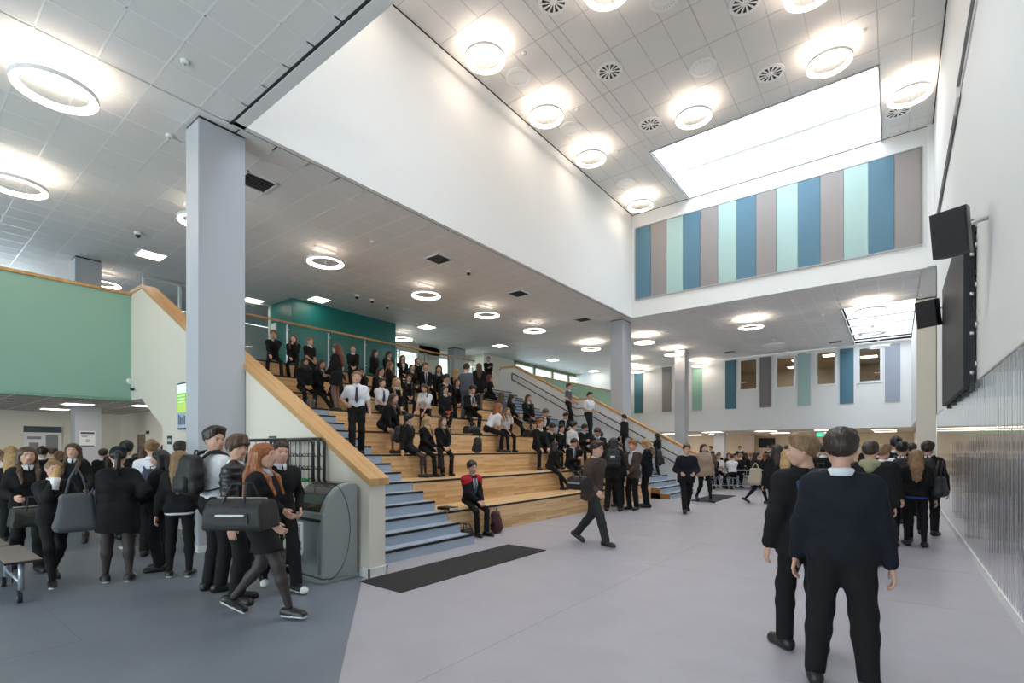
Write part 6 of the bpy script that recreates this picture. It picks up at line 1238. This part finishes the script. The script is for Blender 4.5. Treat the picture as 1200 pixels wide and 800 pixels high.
P(-11.41, 9.80, 2.462, -30, 'dark-haired girl hunched behind the blond girl on the sixth tier', H=1.50, fem=True, hair='longdark', hairc='dark', arms='lap', lean=4, legs='sittuck')
P(-9.84, 9.00, 1.969, -45, 'girl in white shirt with legs stretched along the fifth tier', H=1.56, fem=True, hair='long', hairc='brown', top='shirt', topc='white', arms='knee', legs='sitout', twist=-25, lean=22, hpitch=-25)
P(-9.84, 9.76, 1.969, -15, 'girl in black sweatshirt with an orange lunch box on the fifth tier', H=1.54, fem=True, hair='half', hairc='black', arms='front', lean=8, legs='sitcross', bag=['lunch'])
P(-9.84, 10.84, 1.969, -32, 'boy in open blazer and tie looking at his phone on the fifth tier', H=1.80, hair='quiff', hairc='dark', top='blazer', tie=True, front=True, arms='phone', lean=12, hpitch=-28, bag=['phone'], legs='sitout')
P(-9.84, 12.27, 1.969, 50, 'girl in grey jumper with back turned on the fifth tier', H=1.64, twist=40, hyaw=15, fem=True, hair='long', hairc='brown', topc='grey', arms='lap', lean=10, legs='sit')
P(-9.84, 12.84, 1.969, 30, 'dark-haired girl facing right on the fifth tier', H=1.56, fem=True, hair='longdark', hairc='black', arms='lap', lean=5, legs='sitout')
P(-9.84, 13.74, 1.969, -20, 'long-haired girl with white tissue at the right end of the fifth tier', H=1.75, fem=True, hair='long', hairc='brown', arms='front', bottom='skirt', legc='tights', lean=4, legs='sit')
P(-11.41, 6.54, 2.462, -5, 'pupil in black headscarf with blue lanyard on the sixth tier', H=1.56, fem=True, hair='hijab', hairc='black', arms='front', lean=8, bag=['sandwich'], legs='sit')
P(-11.41, 6.95, 2.462, 15, 'girl with white collar holding her face on the sixth tier', H=1.57, fem=True, hair='long', hairc='dark', arms=('chin', 'lap'), lean=14, skin=1, legs='sitout')
P(-11.41, 7.44, 2.462, 40, 'pupil in black at the left of the standing girl on the sixth tier', H=1.55, fem=True, hair='longdark', hairc='black', arms='lap', lean=18, legs='sitout')
P(-11.41, 8.14, 2.462, -30, 'dark-skinned girl eating just right of the standing girl', H=1.49, fem=True, hair='hijab', hairc='black', skin=2, arms='eat', lean=6, legs='sit')
P(-11.41, 8.70, 2.462, 10, 'girl in black leaning on the sixth tier above the white-shirted boy', H=1.67, fem=True, hair='half', hairc='dark', arms='knee', lean=22, legs='sit')
P(-12.33, 9.93, 2.954, 30, 'girl with very long light brown hair on the seventh tier', H=1.50, fem=True, hair='long', hairc='light', arms='lap', lean=4, legs='sit')
P(-12.33, 10.75, 2.954, -10, 'dark-haired girl smiling on the seventh tier', H=1.56, fem=True, hair='long', hairc='dark', arms='lap', lean=6, legs='sittuck')
P(-12.33, 11.31, 2.954, -25, 'boy in navy blazer and tie on the seventh tier', H=1.75, hair='quiff', hairc='light', top='blazer', topc='navy', tie='grey', arms='front', lean=6, legs='sittuck')
P(-11.41, 11.28, 2.462, -15, 'boy with black hair and white collar on the sixth tier', H=1.80, hair='curly', hairc='black', arms='phone', lean=18, hpitch=-15, legs='sitwide')
P(-11.41, 11.82, 2.462, -30, 'girl in black right of the curly-haired boy on the sixth tier', H=1.68, fem=True, hair='long', hairc='dark', arms='lap', lean=18, legs='sit')
P(-12.33, 11.89, 2.954, -40, 'dark-haired pupil leaning sideways below the glass on the seventh tier', H=1.80, fem=True, hair='longdark', hairc='black', arms='knee', lean=24, legs='sittuck')
P(-12.33, 12.93, 2.954, 55, 'blond girl with her back to us on the seventh tier', H=1.80, twist=45, hyaw=30, fem=True, hair='long', hairc='blond', arms='lap', legs='sittuck')
P(-12.33, 14.63, 2.954, 45, 'girl with long brown hair sitting at the right end of the seventh tier', H=1.78, fem=True, hair='long', hairc='red', arms='lap', lean=10, legs='sit')
P(-13.25, 6.67, 3.446, -20, 'boy with hand on chin at the left end of the top tier', H=1.48, hair='short', hairc='light', arms=('chin', 'knee'), lean=10, legs='sitwide')
P(-13.25, 7.22, 3.446, -35, 'girl with long red hair drinking on the top tier', H=1.48, fem=True, hair='long', hairc='red', arms=('eat', 'lap'), lean=6, legs='sittuck')
P(-13.25, 7.76, 3.446, 15, 'boy in black T-shirt eating a sandwich on the top tier', H=1.48, hair='crop', hairc='light', top='tee', arms='front', lean=8, bag=['sandwich'], legs='sit')
P(-13.25, 9.15, 3.446, -30, 'fair-haired girl with white collar beside the standing girl on the top tier', H=1.48, fem=True, hair='bun', hairc='light', arms='lap', lean=4, legs='sittuck')
P(-13.25, 10.01, 3.446, 35, 'girl with long black hair looking right on the top tier', H=1.51, fem=True, hair='longdark', hairc='black', arms='lap', lean=8, legs='sitout')
P(-13.25, 10.52, 3.446, 0, 'dark-haired girl looking down in front of the teal wall end', H=1.57, fem=True, hair='longdark', hairc='dark', arms='lap', lean=12, hpitch=-15, legs='sitout')
P(-13.25, 11.13, 3.446, -25, 'smiling girl with centre-parted long hair and white blouse on the top tier', H=1.50, fem=True, hair='long', hairc='brown', top='blazer', arms='lap', lean=2, legs='sit')
P(-13.25, 11.77, 3.446, -15, 'girl with wavy brown hair on the top tier right of the smiling girl', H=1.48, fem=True, hair='half', hairc='brown', arms='lap', lean=8, legs='sit')
P(-10.39, 6.74, 2.462, -150, 'tall standing girl with long brown hair and blue-hemmed jumper among the tiers', H=1.58, res=2, fem=True, hair='long', hairc='red', hem='blue', bottom='skirt', legc='tan', arms='front')
P(-10.39, 11.16, 2.462, 100, 'boy in grey-blue jumper standing with his back to us on the fifth tier', H=1.69, res=2, hair='curly', hairc='dark', topc='grey', botc='grey', arms='front', hpitch=-15)
P(-11.96, 13.53, 2.954, 140, 'long-haired girl in black skirt and tan tights standing on the sixth tier', H=1.71, res=2, fem=True, hair='long', hairc='brown', top='coat', bottom='skirt', legc='tan', arms='down')
P(-14.55, 17.10, 4.100, -40, 'boy standing with folded arms at the head of the far stairs', H=1.60, hair='crop', hairc='dark', arms='fold', legs='wide')
# ------------------------------------------------------------------ far dining crowd
rnd = random.Random(7)
u_, v_ = (math.cos(R(38)), math.sin(R(38))), (-math.sin(R(38)), math.cos(R(38)))
TN = ['at the nearest dining table', 'at the table by the queue', 'at the second dining table', 'at the middle dining table', 'at the table behind the column', 'at the deep centre table', 'at the deep right table', 'at the last left table', 'at the last middle table']
HN = {'black': 'black-haired', 'dark': 'dark-haired', 'brown': 'brown-haired', 'light': 'light-haired', 'blond': 'blond', 'ginger': 'ginger'}
far_n = 0
for ti, (tx, ty) in enumerate(DT):
    for side in (-1, 1):
        spots = [0, 1, 2, 3]; rnd.shuffle(spots)
        for k in spots[:3 if ti in (0, 2, 3) else 2]:
            fem = rnd.random() < .5; hc = rnd.choice(['dark', 'brown', 'black', 'brown', 'light', 'blond', 'ginger', 'dark']); along = -1.05 + .7 * k
            bxx = tx + u_[0] * along + v_[0] * side * .70; byy = ty + u_[1] * along + v_[1] * side * .70; face = (38 + 90 if side < 0 else 38 - 90)
            fa = R(face); px_, py_ = bxx - math.cos(fa) * -.14, byy - math.sin(fa) * -.14
            white = rnd.random() < .22; hair = rnd.choice(['long', 'half', 'pony']) if fem else rnd.choice(['short', 'crop', 'curly']); arm = rnd.choice(['phone', 'eat', 'chin']); pos = ['left end', 'left middle', 'right middle', 'right end'][k]
            lb = '%s %s in %s, %s of the %s side %s' % (HN[hc], 'girl' if fem else 'boy', 'white' if white else 'black', pos, 'near' if side < 0 else 'far', TN[ti])
            P(px_, py_, 0, face, lb, H=1.62, res=3, fem=fem, hair=hair, hairc=hc, legs='sittuck', arms=arm, lean=8, seat=.47, top='shirt' if white else 'jumper', topc='white' if white else 'black', group='pupils at the far dining tables')
ST = [(-7.2, 21.0, 40, 'dark', 0, 'standing dark-haired boy behind the newel of the right stairs'), (-9.2, 22.2, 220, 'black', 0, 'boy in navy coat standing between the far tables, left'), (-8.2, 28.8, 250, 'dark', 0, 'dark-haired boy standing by the farther column'), (-5.6, 30.6, 260, 'black', 0, 'black-haired boy standing under the edge of the dining bay'), (-3.9, 31.2, 270, 'brown', 1, 'brown-haired girl standing under the dining bay, centre'),
      (-3.0, 20.9, 200, 'dark', 1, 'dark-haired girl standing at the near end of the dining area'), (-1.9, 20.3, 250, 'brown', 0, 'brown-haired boy standing between dining tables and right queue'), (-2.6, 31.0, 240, 'blond', 1, 'blond girl standing under the dining bay by the exit sign'), (-7.3, 31.5, 280, 'brown', 0, 'brown-haired boy standing beside the blue grey dining bay column'), (-10.3, 30.5, 300, 'dark', 1, 'dark-haired girl standing at the left of the dining bay'),
      (-1.6, 18.6, 120, 'dark', 0, 'dark-haired boy far along the right queue'), (-.6, 17.2, 100, 'brown', 1, 'brown-haired girl near the far end of the right queue'), (-1.2, 15.9, 80, 'black', 0, 'black-haired boy near the head of the right queue'), (-.3, 19.6, 90, 'light', 1, 'light-haired girl at the head of the right queue by the pier'), (-2.7, 17.6, 150, 'dark', 1, 'dark-haired girl standing left of the right queue'), (.15, 16.5, 85, 'dark', 0, 'dark-haired boy close to the glossy wall in the right queue'), (-3.4, 19.6, 180, 'black', 0, 'black-haired boy walking past the first dining table')]
for x, y, fa, hc, fem, lb in ST: P(x, y, 0, fa, lb, H=1.66 + .04 * (len(lb) % 3), res=3, fem=bool(fem), hair=rnd.choice(['long', 'half']) if fem else rnd.choice(['short', 'crop']), hairc=hc, topc='navy' if 'navy' in lb else 'black', top='coat' if len(lb) % 2 else 'jumper', arms=rnd.choice(['down', 'front', 'hip']))
for x, y, fa, hc, fem, lb in [(-12.6, 1.0, 150, 'brown', 1, 'brown-haired girl in the left queue in front of the blue counter'), (-13.4, 2.6, 160, 'dark', 0, 'dark-haired boy in the left queue in front of the notice column'), (-14.4, 1.8, 170, 'blond', 1, 'blond girl in the left queue near the menu board'), (-13.6, 4.4, 150, 'brown', 0, 'brown-haired boy under the stair opening'), (-14.6, 3.6, 180, 'black', 1, 'black-haired girl at the serving counter')]:
    P(x, y, 0, fa, lb, H=1.64, res=3, fem=bool(fem), hair='long' if fem else 'short', hairc=hc)

# ------------------------------------------------------------------ things lying on the tiers
backpack('maroon backpack on the floor at the feet of the boy on the lowest tier', (-5.98, 7.35, 0), R(-60), ma=M_MAROON, straps=False, tilt=R(14))
duffel('black bag on the floor beside the maroon backpack', (-6.0, 6.42, .01), R(80), M_BAG, .30, .10)
t = thing('folder', 'black folder lying on the lowest tier beside the sitting boy', 'folder', (-6.42, 6.42, BH)); MB().rbox(-.16, .16, -.12, .12, 0.002, .05, .008).build('cover', M_BLACK, t); MB().box(-.15, .165, -.115, .115, .012, .04).build('pages', M_BAGW, t)
backpack('black and white backpack standing on the third tier', (bx(3) - .18, 9.25, BH * 3), R(-70), sc=.95, straps=False, logo=True); 
duffel('black bag on the fourth tier below the girl with the lunch box', (bx(4) - .14, 10.0, BH * 4 + .03), R(85), M_BAG, .5, .11)
duffel('black bag at the right end of the fourth tier', (bx(4) - .14, 12.75, BH * 4 + .03), R(85), M_BAG, .44, .10)
duffel('black bag on the seventh tier beside the standing long-haired girl', (bx(7) - .2, 14.3, BH * 7 + .03), R(85), M_BAG, .42, .10)
t = thing('paper', 'white paper sheet on the second tier beside the dark-haired girl', 'paper', (bx(2) - .10, 10.6, BH * 2)); MB().box(-.08, .08, -.15, .15, .002, .012).build('sheets', M_PAPER, t)
t = thing('gift_bag', 'small brown and pale blue carrier bag standing on the fifth tier, right part', 'bag', (bx(5) - .16, 13.35, BH * 5)); MB().rbox(-.07, .07, -.11, .11, 0, .10, .006).build('bag_body', mat('pale_blue_card', (.35, .55, .70), .6), t); MB().rbox(-.068, .068, -.108, .108, .10, .2, .006).build('bag_top', mat('brown_card', (.35, .17, .06), .6), t); MB().tube([(0, -.05, .2), (0, -.03, .34), (0, .03, .34), (0, .05, .2)], .005, 5).build('handle', M_BLACK, t)
BL = ['first', 'second', 'third', 'fourth', 'fifth', 'sixth', 'seventh', 'eighth']
bp_ = None
for k in range(8):
    lb = '%s drink bottle from the left in the row on the near stairs' % BL[k]; loc = (sx(15) - .12 - .05 * (k % 2), 4.75 + .17 * k, RISE * 15 + .005)
    if bp_ is None:
        bp_ = thing('drink_bottle', lb, 'bottle', loc, 0, 'drink bottles on the near stairs'); MB().lathe([(0, 0), (.034, 0), (.036, .01), (.036, .15), (.03, .175), (.016, .195), (.016, .21)], 14).build('bottle_body', mat('smoky_bottle', (.10, .10, .11), .2), bp_, smooth=True); MB().lathe([(.019, .20), (.019, .235), (0, .235)], 12).build('cap', M_BLACK, bp_)
    else: dup(bp_, loc, None, lb)
